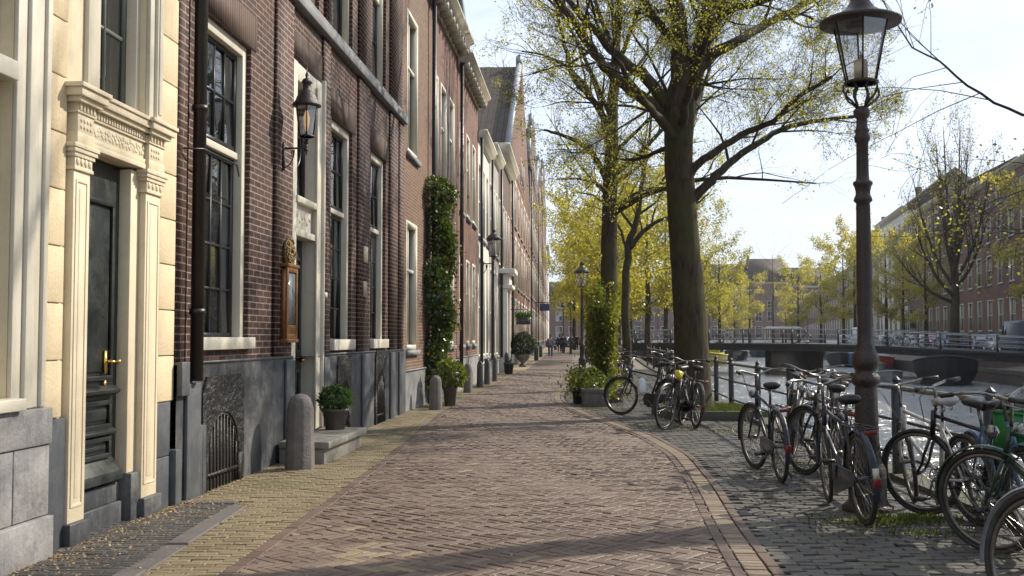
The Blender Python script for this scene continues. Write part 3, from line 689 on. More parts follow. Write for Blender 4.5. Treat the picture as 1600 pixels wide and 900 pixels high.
# doorway
a, b_ = WD; mb = MB()
mb.box(b_-.26, b_-.001, -.03, .22, .24, 4.71); mb.box(a+.001, a+.16, -.03, .22, .24, 4.71); mb.box(a+.16, b_-.26, -.02, .22, 4.5, 4.71)
mb.box(b_-.3, b_-.22, -.055, -.03, .24, 4.6)
mb.box(a+.16, b_-.26, -.03, .2, 2.62, 2.70); mb.box(a+.16, b_-.26, .02, .2, 2.70, 3.02); mb.box(a+.13, b_-.22, -.05, .2, 3.02, 3.10)
for i in range(7): mb.sphere((a+.24+i*.11, .02, 2.86+.04*math.sin(i*2.2)), .035, 8, 5, (1, .5, 1))
mb.box(b_-.001, b_+.05, -.07, .0, .24, 4.76)
mb.build('door_frame', WHITE, hB, bevel=.008)
mb = MB(); mb.box(a+.16, b_-.26, .15, .2, .24, 2.62); 
x0, x1 = a+.16, b_-.26
for z0, z1 in ((1.2, 2.4), (.45, 1.0)):
    mb.box(x0+.1, x1-.1, .13, .15, z0, z0+.04); mb.box(x0+.1, x1-.1, .13, .15, z1-.04, z1); mb.box(x0+.1, x0+.14, .13, .15, z0, z1); mb.box(x1-.14, x1-.1, .13, .15, z0, z1)
d2 = mb.build('door', GREENBLK, hB, bevel=.004)
mb = MB(); mb.sphere((x1-.16, .09, 1.12), .035); mb.tube([(x1-.16, .15, 1.12), (x1-.16, .09, 1.12)], .012, 6); mb.build('door_knob', BRASS, d2, smooth=True)
mb = MB(); frame_bars(mb, x0, x1, 3.1, 4.5, .06, .12, .17); mb.torus(((x0+x1)/2, .13, 3.75), .24, .016, n=30, m=6); mb.torus(((x0+x1)/2, .13, 3.32), .1, .014, n=20, m=6); mb.box((x0+x1)/2-.01, (x0+x1)/2+.01, .12, .14, 3.15, 4.45)
tl = mb.build('fanlight', BLKPAINT, hB); mb = MB(); panes(mb, x0, x1, 3.1, 4.5, 1, 1, .16); mb.build('pane', GLASS, tl)
# drainpipe
mb = MB(); mb.tube([(u(9.27), -.10, 1.02), (u(9.27), -.10, 11)], .058, 12)
for z in (1.6, 3.4, 5.2, 7): mb.tube([(u(9.27), -.10, z), (u(9.27), -.10, z+.05)], .07, 12)
mb.build('drainpipe', pm('brown black pipe', (.02, .014, .012), .4, var=.3), hB, smooth=False)
mb = MB(); mb.tube([(u(9.0), -.06, 3.02), (u(9.2), -.16, 3.05), (u(9.9), -.22, 3.02), (u(10.3), -.1, 2.98)], .008, 5); mb.build('cable', BLKPAINT, hB)
# small plaques
mb = MB(); mb.box(u(16.15), u(16.42), -.058, -.039, 2.55, 2.8); tag(mb.build('plaque', pm('ivory plaque', (.55, .47, .33), .5), hB), 'ivory name plaque on the brick pier')
mb = MB(); mb.box(u(16.15), u(16.38), -.055, -.039, 2.02, 2.26); mb.build('plaque', pm('pink enamel', (.50, .36, .28), .5), hB)
mb = MB(); mb.box(u(13.84), u(13.96), -.052, -.039, 1.92, 1.99); mb.build('plaque', WHITE, hB)
cornice(hB, 0, LB, 11, .5, .5)

# stoop (stone steps) in front of B
ang = math.atan2(2.9, XF(14.65)-XF(11.75))
st = thing('stoop', 'low stone stoop slab in front of the dark green brick-house door', 'stoop', (XF(11.75), 11.75, 0), ang)
mb = MB(); mb.box(0, 1.85, -.60, -.09, -.03, .17); mb.build('base', STEP, st, bevel=.01)
mb = MB(); mb.box(-.03, .90, -.66, -.09, .172, .25); mb.box(.908, 1.89, -.66, -.09, .172, .25); mb.build('slab', STEP, st, bevel=.012)
# ======================= the row further on
def gable_poly(Lh, H, peak, kind):
    c = Lh/2
    if kind == 'gable': return [(0, H), (Lh, H), (Lh, H+.3), (c+.5, peak-.5), (c+.5, peak), (c-.5, peak), (c-.5, peak-.5), (0, H+.3)]
    if kind == 'step':
        n = 4; L1 = [(0, H)]; 
        for i in range(n): x = c*i/n*.9; z = H+(peak-H)*(i+1)/n; L1 += [(x, L1[-1][1]), (x, z)]
        return L1[1:]+[(Lh-x, z) for x, z in L1[1:]][::-1]
    if kind == 'bell':
        pts = []
        for i in range(9):
            f = i/8; x = c*(1-.32)*(f**.6)*1.0; z = H+(peak-.4-H)*(f**1.8); pts.append((x, z))
        pts += [(c*.72, peak-.1), (c, peak+.25)]
        return [(0, H)]+pts[1:]+[(Lh-x, z) for x, z in pts[:-1]][::-1]
def row_house(label, Y0, Y1, H, wall, cols, floors, plinth=DARKSTONE, ph=.8, roof='eave', peak=None, frame=WHITE, cproj=.4, ch=.4, door=None, stone=BLUESTONE, dep=9., sash=BLKPAINT, far=False, modil=.6, lintel=None, cmat=None, p=None, q=None, z=0., glass=GLASSF, group=None, roofmat=TILE, drain=True, cat='house', name='canal_house', split=.5):
    if p is None: p, q = pts_left(Y0, Y1)
    root, Lh = house_root(label, p, q, z, cat, name, group)
    ops = []
    for fi, (z0, z1) in enumerate(floors):
        for ci, (c, ww) in enumerate(cols):
            ops.append([c*Lh-ww/2, c*Lh+ww/2, z0, z1])
    if door is not None: ops[door][2] = .25
    mb = MB(); wall_open(mb, 0, Lh, ph, H, [(a, b_, max(c_, ph), d) for a, b_, c_, d in ops], .16)
    mb.build('wall', wall, root); body(root, Lh, H, dep, wall)
    mb = MB(); wall_open(mb, 0, Lh, -.05, ph, [(ops[door][0], ops[door][1], -.05, ph)] if door is not None else [], .2, y=-.04); mb.box(0, Lh, -.06, 0, ph, ph+.03) if door is None else None
    mb.build('plinth', plinth, root)
    for i, (a, b_, c_, d) in enumerate(ops):
        if door is not None and i == door:
            mb = MB(); frame_bars(mb, a, b_, .25, d, .12, -.03, .14); mb.box(a+.12, b_-.12, -.02, .13, 2.5, 2.65); f_ = mb.build('door_frame', frame, root)
            mb = MB(); mb.box(a+.12, b_-.12, .08, .13, .25, 2.5); mb.box(a+.25, b_-.25, .06, .08, 1.2, 2.3); mb.box(a+.25, b_-.25, .06, .08, .5, 1.05); mb.build('door', GREENBLK, root)
            g = MB(); panes(g, a+.12, b_-.12, 2.65, d-.12, 1, 1, .1); g.build('pane', glass, f_); continue
        w_ = MB(); frame_bars(w_, a+.002, b_-.002, c_+.002, d-.002, .10, .0, .16)
        zs = c_+(d-c_)*split; w_.box(a+.1, b_-.1, .05, .15, zs-.03, zs+.03)
        if b_-a > .95: w_.box((a+b_)/2-.02, (a+b_)/2+.02, .07, .15, c_+.1, d-.1)
        fo = w_.build('window', frame, root); g = MB(); panes(g, a+.1, b_-.1, c_+.1, d-.1, 2 if b_-a > .95 else 1, 2, .13, .01); g.build('pane', glass, fo)
        s_ = MB(); s_.box(a-.06, b_+.06, -.07, .0, c_-.1, c_+.0); s_.build('sill', stone, fo)
        if lintel:
            s_ = MB(); s_.box(a-.1, b_+.1, -.02, -.001, d+.001, d+.2); s_.build('lintel', lintel, fo)
    if roof == 'eave':
        if cproj: cornice(root, 0, Lh, H, cproj, ch, cmat or frame, modil)
        pk = peak or H+3.0
        mb = MB(); mb.prism_x([(-.05, H+ch*.9), (dep/2, pk), (dep, H+ch*.9)][::-1], 0, Lh); rf = mb.build('roof', roofmat, root)
        mb = MB(); mb.box(.15, .75, dep/2-.4, dep/2+.4, pk-.6, pk+.9); mb.build('chimney', BRICK_H, rf)
    else:
        poly = gable_poly(Lh, H, peak, roof)
        mb = MB(); mb.prism([(x, z_) for x, z_ in poly], .0, .35); gb = mb.build('gable', wall, root)
        cp = MB(); ps = poly[1:] if roof != 'gable' else poly[2:]
        for (x0, z0), (x1, z1) in zip(ps[:-1], ps[1:]):
            d_ = Vector((x1-x0, 0, z1-z0)); 
            if d_.length < .01: continue
            cp.tube([(x0, .14, z0), (x1, .14, z1)], .16, 4)
        cp.build('coping', LEAD, gb)
        mb = MB(); c = Lh/2; mb.v = []; pk = peak-.5
        mb.face([(0, .3, H), (c, .3, pk), (c, dep+3, pk), (0, dep+3, H)][::-1]); mb.face([(c, .3, pk), (Lh, .3, H), (Lh, dep+3, H), (c, dep+3, pk)][::-1]); mb.face([(0, dep+3, H), (Lh, dep+3, H), (c, dep+3, pk)])
        mb.build('roof', roofmat, root)
        for k in range(2 if Lh > 8 else 1):
            zz = H+.5+k*(peak-H)*.32; n = 3 if (k == 0 and Lh > 8) else (2 if k == 0 else 1)
            for i in range(n):
                x = c+(i-(n-1)/2)*2.0; w_ = MB(); frame_bars(w_, x-.45, x+.45, zz, zz+1.5, .1, -.04, -.001); fo = w_.build('window', frame, root)
                g = MB(); panes(g, x-.36, x+.36, zz+.08, zz+1.42, 1, 2, -.012); g.build('pane', glass, fo)
    if drain:
        mb = MB(); mb.tube([(.12, -.12, .6), (.12, -.12, H+.1)], .05, 8); mb.build('drainpipe', BLKPAINT, root)
    return root, Lh

hC, LC = row_house('narrow tan brick house between the purple brick house and the ivy', 19.6, 22.6, 10.6, BRICK_C, [(.36, 1.25)], [(1.15, 3.65), (4.95, 7.75)], plinth=BLUESTONE, ph=.75, cproj=.4, drain=False, split=.62)
hD1, _ = row_house('red brick house with bracketed white cornice above the ivy column', 22.6, 27.5, 8.75, BRICK_D, [(.22, 1.0), (.5, 1.0), (.8, 1.0)], [(1.2, 3.7), (4.9, 7.4)], plinth=BLUESTONE, ph=.8, cproj=.46, ch=.42, modil=.5, cmat=pm('weathered cornice paint', (.40, .36, .28), .6, dirt=(.2, .17, .12), dirt_amt=.5), split=.6)
hD2, _ = row_house('red brick house with bracketed cornice just before the white house fronts', 27.52, 33.0, 8.55, BRICK_D, [(.2, .95), (.5, .95), (.8, .95)], [(1.2, 3.6), (4.8, 7.2)], plinth=LIMESTONE, ph=.85, cproj=.42, ch=.38, modil=.5, cmat=MATS['weathered cornice paint'], split=.6)
hE1, _ = row_house('cream shop-like house front with tall windows behind the wall lantern', 33.02, 37.4, 7.6, WHITEWALL, [(.2, 1.15), (.52, 1.15), (.84, 1.0)], [(.75, 4.0), (4.6, 7.0)], plinth=LIMESTONE, ph=.5, cproj=.3, ch=.35, modil=0, peak=9.8)
hE2, _ = row_house('pale grey house front with a lead-grey gable roof and tall ground windows', 37.42, 42.0, 8.0, GREYWALL, [(.2, 1.15), (.52, 1.15), (.84, 1.0)], [(.7, 3.9), (4.5, 7.0)], plinth=BLUESTONE, ph=.5, cproj=.3, ch=.35, modil=0, peak=10)
hF, LF = row_house('grey brick house with white canopied doorway behind the potted ball bush', 42.02, 50.0, 8.7, BRICK_H, [(.12, 1.1), (.4, 1.15), (.62, 1.15), (.86, 1.15)], [(.9, 3.3), (4.3, 7.0)], plinth=LIMESTONE, ph=.6, cproj=.45, ch=.5, modil=0, peak=11.5, door=0)
mb = MB(); mb.box(.1, 2.2, -.55, 0, 3.35, 3.5); mb.box(.2, 2.1, -.42, 0, 3.5, 3.95); mb.box(.0, 2.3, -.65, 0, 3.95, 4.15); mb.box(.15, .4, -.35, 0, .0, 3.35); mb.box(1.9, 2.15, -.35, 0, 0, 3.35); mb.build('porch', WHITEWALL, hF, bevel=.02)
hG, LG = row_house('tall salmon brick gabled house with large dark tiled roof', 50.02, 76.0, 9.8, BRICK_G, [(.07, 1.7), (.19, 1.7), (.33, 1.8), (.47, 1.8), (.61, 1.8), (.75, 1.8), (.9, 1.8)], [(.95, 3.2), (4.0, 6.4), (7.1, 9.3)], plinth=DARKSTONE, ph=.7, roof='gable', peak=18.2, dep=12, lintel=WHITEWALL)
row_house('dark brick house with stepped grey-topped gable past the salmon brick one', 76.02, 96.0, 13.5, BRICK_H, [(.1, 1.8), (.3, 1.8), (.5, 1.8), (.7, 1.8), (.9, 1.8)], [(.95, 3.4), (4.4, 7), (8, 10.4)], roof='step', peak=19, dep=12, lintel=WHITEWALL)
row_house('brown brick gabled house second from the far end of the row', 96.02, 120, 14.5, BRICK_D, [(.1, 2), (.3, 2), (.5, 2), (.7, 2), (.9, 2)], [(.95, 3.4), (4.4, 7), (8, 10.4)], roof='gable', peak=20, dep=12, lintel=WHITEWALL)
row_house('dark stepped-gable house at the far end of the row', 120.02, 160, 17, BRICK_H, [(.1, 2.4), (.3, 2.4), (.5, 2.4), (.7, 2.4), (.9, 2.4)], [(.95, 3.4), (4.4, 7), (8, 10.4), (11.5, 14)], roof='step', peak=24, dep=12)
row_house('last pale house closing the left row', 160.02, 200, 15, WHITEWALL, [(.1, 2.4), (.3, 2.4), (.5, 2.4), (.7, 2.4), (.9, 2.4)], [(.95, 3.4), (4.4, 7), (8, 10.4), (11.5, 14)], peak=20, dep=12)
# slate clad dormer block behind the cornice of D2
dm = thing('dormer_house', 'blue slate gabled attic block rising behind the bracketed cornice', 'house', (XF(31)-.8, 31, 0), math.atan2(1, .06))
mb = MB(); mb.prism([(0, 8), (0, 10.9), (3.2, 12.9), (6.4, 10.9), (6.4, 8)], .0, 5); mb.build('wall', SLATE, dm)
mb = MB(); mb.tube([(-.05, -.05, 10.85), (3.2, -.05, 12.98)], .12, 4); mb.tube([(3.2, -.05, 12.98), (6.45, -.05, 10.85)], .12, 4); mb.build('coping', LEAD, dm)
mb = MB(); frame_bars(mb, 2.6, 3.8, 9.6, 11.4, .12, -.05, -.001); wn = mb.build('window', WHITE, dm); g = MB(); panes(g, 2.7, 3.7, 9.7, 11.3, 2, 2, -.01); g.build('pane', GLASSF, wn)
# flat bay on E with a hanging basket and small signs
def on_wall(Y, out=0., z=0.): 
    a = math.atan2(1, (XF(Y+.5)-XF(Y-.5))); return (XF(Y)+out*math.sin(a), Y-out*math.cos(a), z), a

# ---------------------------------------------------------------- leaves helper
def leaf_quads(P, size, rng, up=.3, droop=0.):
    P = np.asarray(P, np.float32); n = len(P)
    d = rng.normal(0, 1, (n, 3)); d[:, 2] -= droop; d /= np.linalg.norm(d, axis=1, keepdims=True)+1e-6
    r = rng.normal(0, 1, (n, 3)); s = np.cross(d, r); s /= np.linalg.norm(s, axis=1, keepdims=True)+1e-6
    sz = (size*rng.uniform(.6, 1.25, n))[:, None]
    a = P; b = P+d*sz*.5+s*sz*.36; c = P+d*sz; e = P+d*sz*.5-s*sz*.36
    return np.stack([a, b, c, e], 1)
NR = np.random.default_rng(11)
IVY = leafmat('ivy leaves', (.025, .055, .012), (.075, .12, .022), .35, (.16, .11, .02))
BUSH = leafmat('bush leaves', (.05, .09, .012), (.15, .17, .02), .5)
POTLEAF = leafmat('pot plant leaves', (.03, .07, .015), (.07, .14, .03), .4)
BALLLEAF = leafmat('clipped bush leaves', (.015, .03, .012), (.035, .055, .02), .3)
STEM = pm('plant stem', (.06, .045, .03), .8)
TERRA = pm('dark glazed pot', (.10, .085, .075), .55, var=.2, dirt=(.2, .18, .15), dirt_amt=.4)

# ivy column climbing house D
(lx, ly, _), an = on_wall(22.7)
iv = thing('climbing_ivy', 'tall column of glossy green ivy climbing the brick house wall', 'ivy', (lx, ly, 0), an)
P = []
for i in range(13500):
    z = random.uniform(.35, 4.85); wdt = .60*(1-.22*max(0, (2.2-z)/2.2))*(1+.12*math.sin(z*3.1)); 
    if z > 4.35: wdt *= math.sqrt(max(0, 1-((z-4.35)/.5)**2))+.05
    wdt *= .86+.2*math.sin(z*2.3+1)*math.sin(z*5.1)
    x = random.uniform(-wdt, wdt); dmax = .50*math.sqrt(max(0.02, 1-(x/wdt)**2))*(1+.15*math.sin(z*4.3+x*3)); 
    if z > 4.35: dmax *= math.sqrt(max(0, 1-((z-4.35)/.5)**2))+.1
    if z < 1.5: dmax *= .55+.45*z/1.5
    y = -dmax*(1-abs(random.gauss(0, .13))); k_ = 1+(random.random() < .05)*random.random()*.5; P.append((x*k_+random.gauss(0, .035), min(y*k_, -.02), z))
mb = MB(); mb.quads(leaf_quads(P, .085, NR)); mb.build('foliage', IVY, iv)
mb = MB()
for k in range(7):
    x = random.uniform(-.3, .3); pts = [(x, -.08, 0)]
    for j in range(9): pts.append((x+random.uniform(-.12, .12)*j*.3, -.1-random.random()*.12, .2+j*.5))
    mb.tube(pts, [.035-.003*j for j in range(10)], 6)
mb.build('stems', STEM, iv)

# ---------------------------------------------------------------- bollards and pots
def bollard(x, y, r, h, label, mat=CONC, n=16, group=None):
    t_ = MB(); t_.lathe([(r*1.0, -.03), (r*.98, .0), (r*.95, .05), (r*.86, h*.80), (r*.80, h*.86), (r*.66, h*.935), (r*.38, h*.985), (.012, h)], n, a0=random.random())
    o = t_.build('bollard', mat, smooth=False, bevel=.01); o.location = (x, y, 0); return tag(o, label, 'bollard', group)
g1 = gr(465, 735); bollard(g1.x, g1.y+.12, .165, .80, 'large weathered stone bollard beside the stoop', n=10)
g1 = gr(680, 640); bollard(g1.x, g1.y+.1, .135, .66, 'stone bollard at the foot of the ivy', n=10)
BLK = pm('dark bollard paint', (.05, .052, .055), .6, var=.2, scale=6, bump=.2)
for (px, py, h, r, lb, mt_) in ((702, 632, .70, .10, 'thin stone bollard behind the potted plant by the ivy', CONC), (731, 613, .74, .12, 'grey stone bollard in front of the red brick house, first past the ivy planter', CONC), (750, 605, .74, .10, 'dark bollard right below the bracketed wall lantern', BLK),
        (761, 601, .78, .10, 'black bollard next past the wall lantern', BLK), (773, 596, .80, .085, 'slim black bollard last of the near group', BLK), (792, 582, .8, .11, 'small dark bollard before the canopied doorway', BLK), (838, 563, .85, .14, 'dark bollard just past the ball bush', BLK), (845, 558, .85, .14, 'distant dark bollard by the far house fronts', BLK)):
    g1 = gr(px, py); bollard(g1.x, g1.y, r, h, lb, mt_)
def pot_plant(name, label, x, y, z, r, ph, fol, nleaf, lsize, mat, potmat=TERRA, fr=(1, 1, 1), stems=6, cat='potted plant', urn=False):
    t_ = thing(name, label, cat, (x, y, z))
    mb = MB()
    if urn: mb.lathe([(r*.5, 0), (r*.5, .08), (r*.28, .14), (r*.3, .22), (r*.75, .34), (r*.95, ph*.8), (r*1.08, ph), (r*.95, ph), (r*.9, ph-.04)], 20)
    else: mb.lathe([(r*.72, 0), (r*.97, ph*.86), (r*1.06, ph*.87), (r*1.06, ph), (r*.93, ph), (r*.9, ph-.05)], 20)
    mb.build('pot', potmat, t_, smooth=False)
    P = []
    while len(P) < nleaf:
        v = NR.normal(0, 1, 3); v /= np.linalg.norm(v); rad = NR.uniform(.55, 1.0)**.5*(1+.12*math.sin(v[0]*7)*math.cos(v[1]*6))
        q_ = v*rad*np.array(fr)*fol; q_[2] += ph+fol*fr[2]*.72
        if q_[2] > ph-.05: P.append(q_)
    mb = MB(); mb.quads(leaf_quads(P, lsize, NR)); mb.build('foliage', mat, t_)
    mb = MB()
    for i in range(stems):
        a = i*2.4; mb.tube([(0.03*math.cos(a), .03*math.sin(a), ph-.06), (fol*.3*math.cos(a), fol*.3*math.sin(a), ph+fol*.9*fr[2])], [.008, .004], 5)
    mb.build('stem', STEM, t_); return t_
pot_plant('potted_plant', 'round dark pot of bright green leaves standing on the stone stoop', XF(13.28)+.33, 13.28, .25, .165, .26, .21, 1500, .045, POTLEAF, fr=(1.0, 1.0, .8))
g1 = gr(703, 634); pot_plant('potted_plant', 'leafy yellow-green plant in a tall pot beside the ivy bollard', g1.x, g1.y, 0, .15, .42, .34, 1100, .08, BUSH, fr=(1, 1, .9))
g1 = gr(817, 573); pot_plant('ball_bush', 'clipped dark round bush in a stone urn further down the pavement', g1.x, g1.y, 0, .36, .62, .60, 5000, .07, BALLLEAF, CONC, urn=True, stems=3)
g1 = gr(795, 584); pot_plant('tub_plant', 'small dark tub near the canopied doorway', g1.x, g1.y, 0, .2, .42, .12, 120, .05, BALLLEAF, BLK)

# ---------------------------------------------------------------- framed notice, lanterns on walls
(lx, ly, _), an = on_wall(11.93, .04)
nb = thing('notice_case', 'narrow varnished wooden display case with gilded carved crest on the brick pier', 'display case', (lx, ly, 1.38), an)
mb = MB(); mb.box(0, .42, -.05, 0, 0, .80); mb.build('back', GOLDWOOD, nb)
mb = MB(); frame_bars(mb, .0, .42, .0, .82, .055, -.075, -.051); mb.box(.055, .365, -.07, -.051, .055, .16); mb.box(-.02, .44, -.09, 0, .821, .86); mb.box(-.015, .435, -.085, -.0, -.04, -.001); mb.build('frame', GOLDWOOD, nb, bevel=.005)
mb = MB(); mb.box(.06, .36, -.058, -.051, .165, .76); mb.build('notice_glass', pm('notice sheet', (.20, .23, .24), .12, var=.35, scale=9), nb)
mb = MB(); rr = random.Random(5)
mb.prism([(.06, .861), (.36, .861), (.40, .98), (.35, 1.10), (.21, 1.17), (.07, 1.10), (.02, .98)][::-1], -.045, -.01)
for i in range(170):
    a = rr.uniform(0, 6.28); r_ = rr.uniform(.04, .17); x = .21+r_*math.cos(a)*1.05; z = 1.0+r_*math.sin(a)*.9; mb.sphere((x, -.05-rr.uniform(0, .012), z), rr.uniform(.009, .02), 6, 4, (1.2, .6, 1.0))
mb.build('crest', GILT, nb)

LGLASS = clearglass('lantern glass', (.97, .97, .96))
def lantern_parts(par, r1, r0, hg, z0, nsides=6, roofkind='dome', mat=IRON, rim=1.35, glint=False, frost=False):
    """tapering glass body from radius r0 (bottom, z0) to r1 (top, z0+hg)"""
    mb = MB()
    for k in range(nsides):
        a = 2*math.pi*k/nsides+.3; mb.tube([(r0*math.cos(a), r0*math.sin(a), z0), (r1*math.cos(a), r1*math.sin(a), z0+hg)], .008 if r1 < .3 else .011, 5)
    mb.lathe([(r0*1.06, z0-.018), (r0*1.06, z0), (r0*.95, z0), (r0*.9, z0-.018)], 24)
    mb.lathe([(r1*1.0, z0+hg-.01), (r1*1.05, z0+hg-.01), (r1*1.05, z0+hg+.015), (r1*1.0, z0+hg+.015)], 24)
    mb.build('cage', mat, par)
    mb = MB(); n = nsides*1 if nsides > 4 else nsides
    for k in range(n):
        a, b_ = 2*math.pi*k/n+.3, 2*math.pi*(k+1)/n+.3
        mb.face([(r0*math.cos(a), r0*math.sin(a), z0), (r0*math.cos(b_), r0*math.sin(b_), z0), (r1*math.cos(b_), r1*math.sin(b_), z0+hg), (r1*math.cos(a), r1*math.sin(a), z0+hg)])
    mb.build('glass', LGLASS, par)
    t_ = z0+hg; mb = MB()
    if roofkind == 'dome':
        mb.lathe([(r1*1.25, t_), (r1*1.25, t_+.02), (r1*.95, t_+.07), (r1*.85, t_+.11), (r1*.6, t_+.17), (r1*.35, t_+.2), (r1*.35, t_+.26), (r1*.5, t_+.27), (r1*.35, t_+.31), (r1*.1, t_+.33), (r1*.16, t_+.36), (r1*.05, t_+.40), (.002, t_+.46)], 20)
    elif roofkind == 'wide':
        mb.lathe([(r1*rim, t_-.02), (r1*rim+.006, t_+.005), (r1*rim*.9, t_+.025), (r1*.86, t_+.055), (r1*.5, t_+.11), (r1*.34, t_+.17), (r1*.30, t_+.29), (r1*.42, t_+.30), (r1*.42, t_+.33), (r1*.25, t_+.38), (r1*.08, t_+.41), (r1*.1, t_+.45), (.003, t_+.52)], 36)
    else:
        mb.lathe([(r1*1.2, t_-.01), (r1*1.25, t_+.01), (r1*.8, t_+.12), (r1*.35, t_+.2), (r1*.3, t_+.26), (r1*.4, t_+.27), (r1*.1, t_+.33), (.002, t_+.4)], 8)
    mb.build('roof', mat, par, smooth=False)
    if glint:
        m_, t, b = nodes('lit bulb'); b.inputs['Emission Color'].default_value = (1, .62, .25, 1); b.inputs['Emission Strength'].default_value = .35; b.inputs['Base Color'].default_value = (.8, .6, .4, 1)  # unlit bulb; weak emission stands in for an orange reflection
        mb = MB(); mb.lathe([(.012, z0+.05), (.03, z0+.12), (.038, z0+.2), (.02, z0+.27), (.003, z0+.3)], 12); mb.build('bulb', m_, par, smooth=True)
    else:
        mb = MB(); mb.lathe([(r0*.42, z0), (r0*.42, z0+hg*.34), (r0*.36, z0+hg*.36), (.012, z0+hg*.36), (.006, z0+hg*.5)], 16); mb.build('burner', pm('frosted burner', (.40, .34, .27), .6), par)

def wall_lantern(Y, z, out, label, sc=1.0, kind='dome', glint=False, brk=True):
    (lx, ly, _), an = on_wall(Y, .04)
    t_ = thing('wall_lantern', label, 'lantern', (lx, ly, z), an)
    mb = MB(); mb.box(-.02, .02, -.02, 0, -.30*sc, .08*sc); mb.tube([(0, 0, 0), (0, -out, 0)], .014*sc, 6); mb.tube([(0, -.01, -.26*sc)]+[(0, -out*.45*math.sin(i/8*1.57)-.01, -.26*sc+.24*sc*(1-math.cos(i/8*1.57))) for i in range(9)], .009*sc, 5)
    mb.torus((0, -out*.42, -.07*sc), .045*sc, .008*sc, axis='y', n=18, m=5); 
    for k in range(10): pass
    mb.tube([(0, -out, -.10*sc), (0, -out, .12*sc)], [.008*sc, .022*sc], 8); mb.lathe([(.012, -.04), (.03, -.02), (.012, .0)], 10, (0, -out, 0)); mb.lathe([(.012, .04), (.032, .06), (.012, .08)], 10, (0, -out, 0))
    mb.tube([(0, -out, .04*sc), (.09*sc, -out, .14*sc)], .007*sc, 5); mb.tube([(0, -out, .04*sc), (-.09*sc, -out, .14*sc)], .007*sc, 5)
    mb.build('bracket', IRON, t_)
    h = bpy.data.objects.new('lamp_head', None); COL.objects.link(h); h.parent = t_; h.location = (0, -out, .17*sc)
    # parts of the head hang directly under the lantern
    for o in (): pass
    before = set(bpy.data.objects); lantern_parts(h, .155*sc, .105*sc, .40*sc, 0, 6 if kind == 'dome' else 4, kind, IRON, glint=glint)
    for o in set(bpy.data.objects)-before: pass
    return t_
wall_lantern(11.95, 3.55, .27, 'black wall lantern with an orange glint put into its unlit bulb on a scrolled bracket over the door', .84, 'dome', True)
wall_lantern(33.6, 3.75, .42, 'black wall lantern on a long arm before the cream house front', 1.35, 'pagoda')

# hanging basket and blue sign further on
(lx, ly, _), an = on_wall(45.6, .02)
hb = thing('hanging_basket', 'small hanging planter box on a bracket beside the canopied doorway', 'hanging basket', (lx, ly, 2.15), an)
mb = MB(); mb.tube([(0, 0, .45), (0, -.9, .45)], .02, 6); mb.tube([(0, -.8, .45), (0, -.8, .1)], .012, 5); mb.build('bracket', IRON, hb)
mb = MB(); mb.box(-.22, .22, -1.1, -.5, -.2, .1); mb.build('box', BLK, hb)
mb = MB(); mb.quads(leaf_quads(NR.uniform((-.25, -1.15, .05), (.25, -.45, .3), (500, 3)), .1, NR)); mb.build('foliage', POTLEAF, hb)
(lx, ly, _), an = on_wall(88, .02)
sg = thing('projecting_sign', 'dark blue projecting sign high on the far house fronts', 'sign', (lx, ly, 3.4), an)
mb = MB(); mb.tube([(0, 0, .9), (0, -1.2, .9)], .04, 6); mb.build('bracket', IRON, sg); mb = MB(); mb.box(-.06, .06, -1.2, -.4, .2, .8); mb.build('panel', pm('navy sign', (.03, .05, .12), .5), sg, bevel=.02)

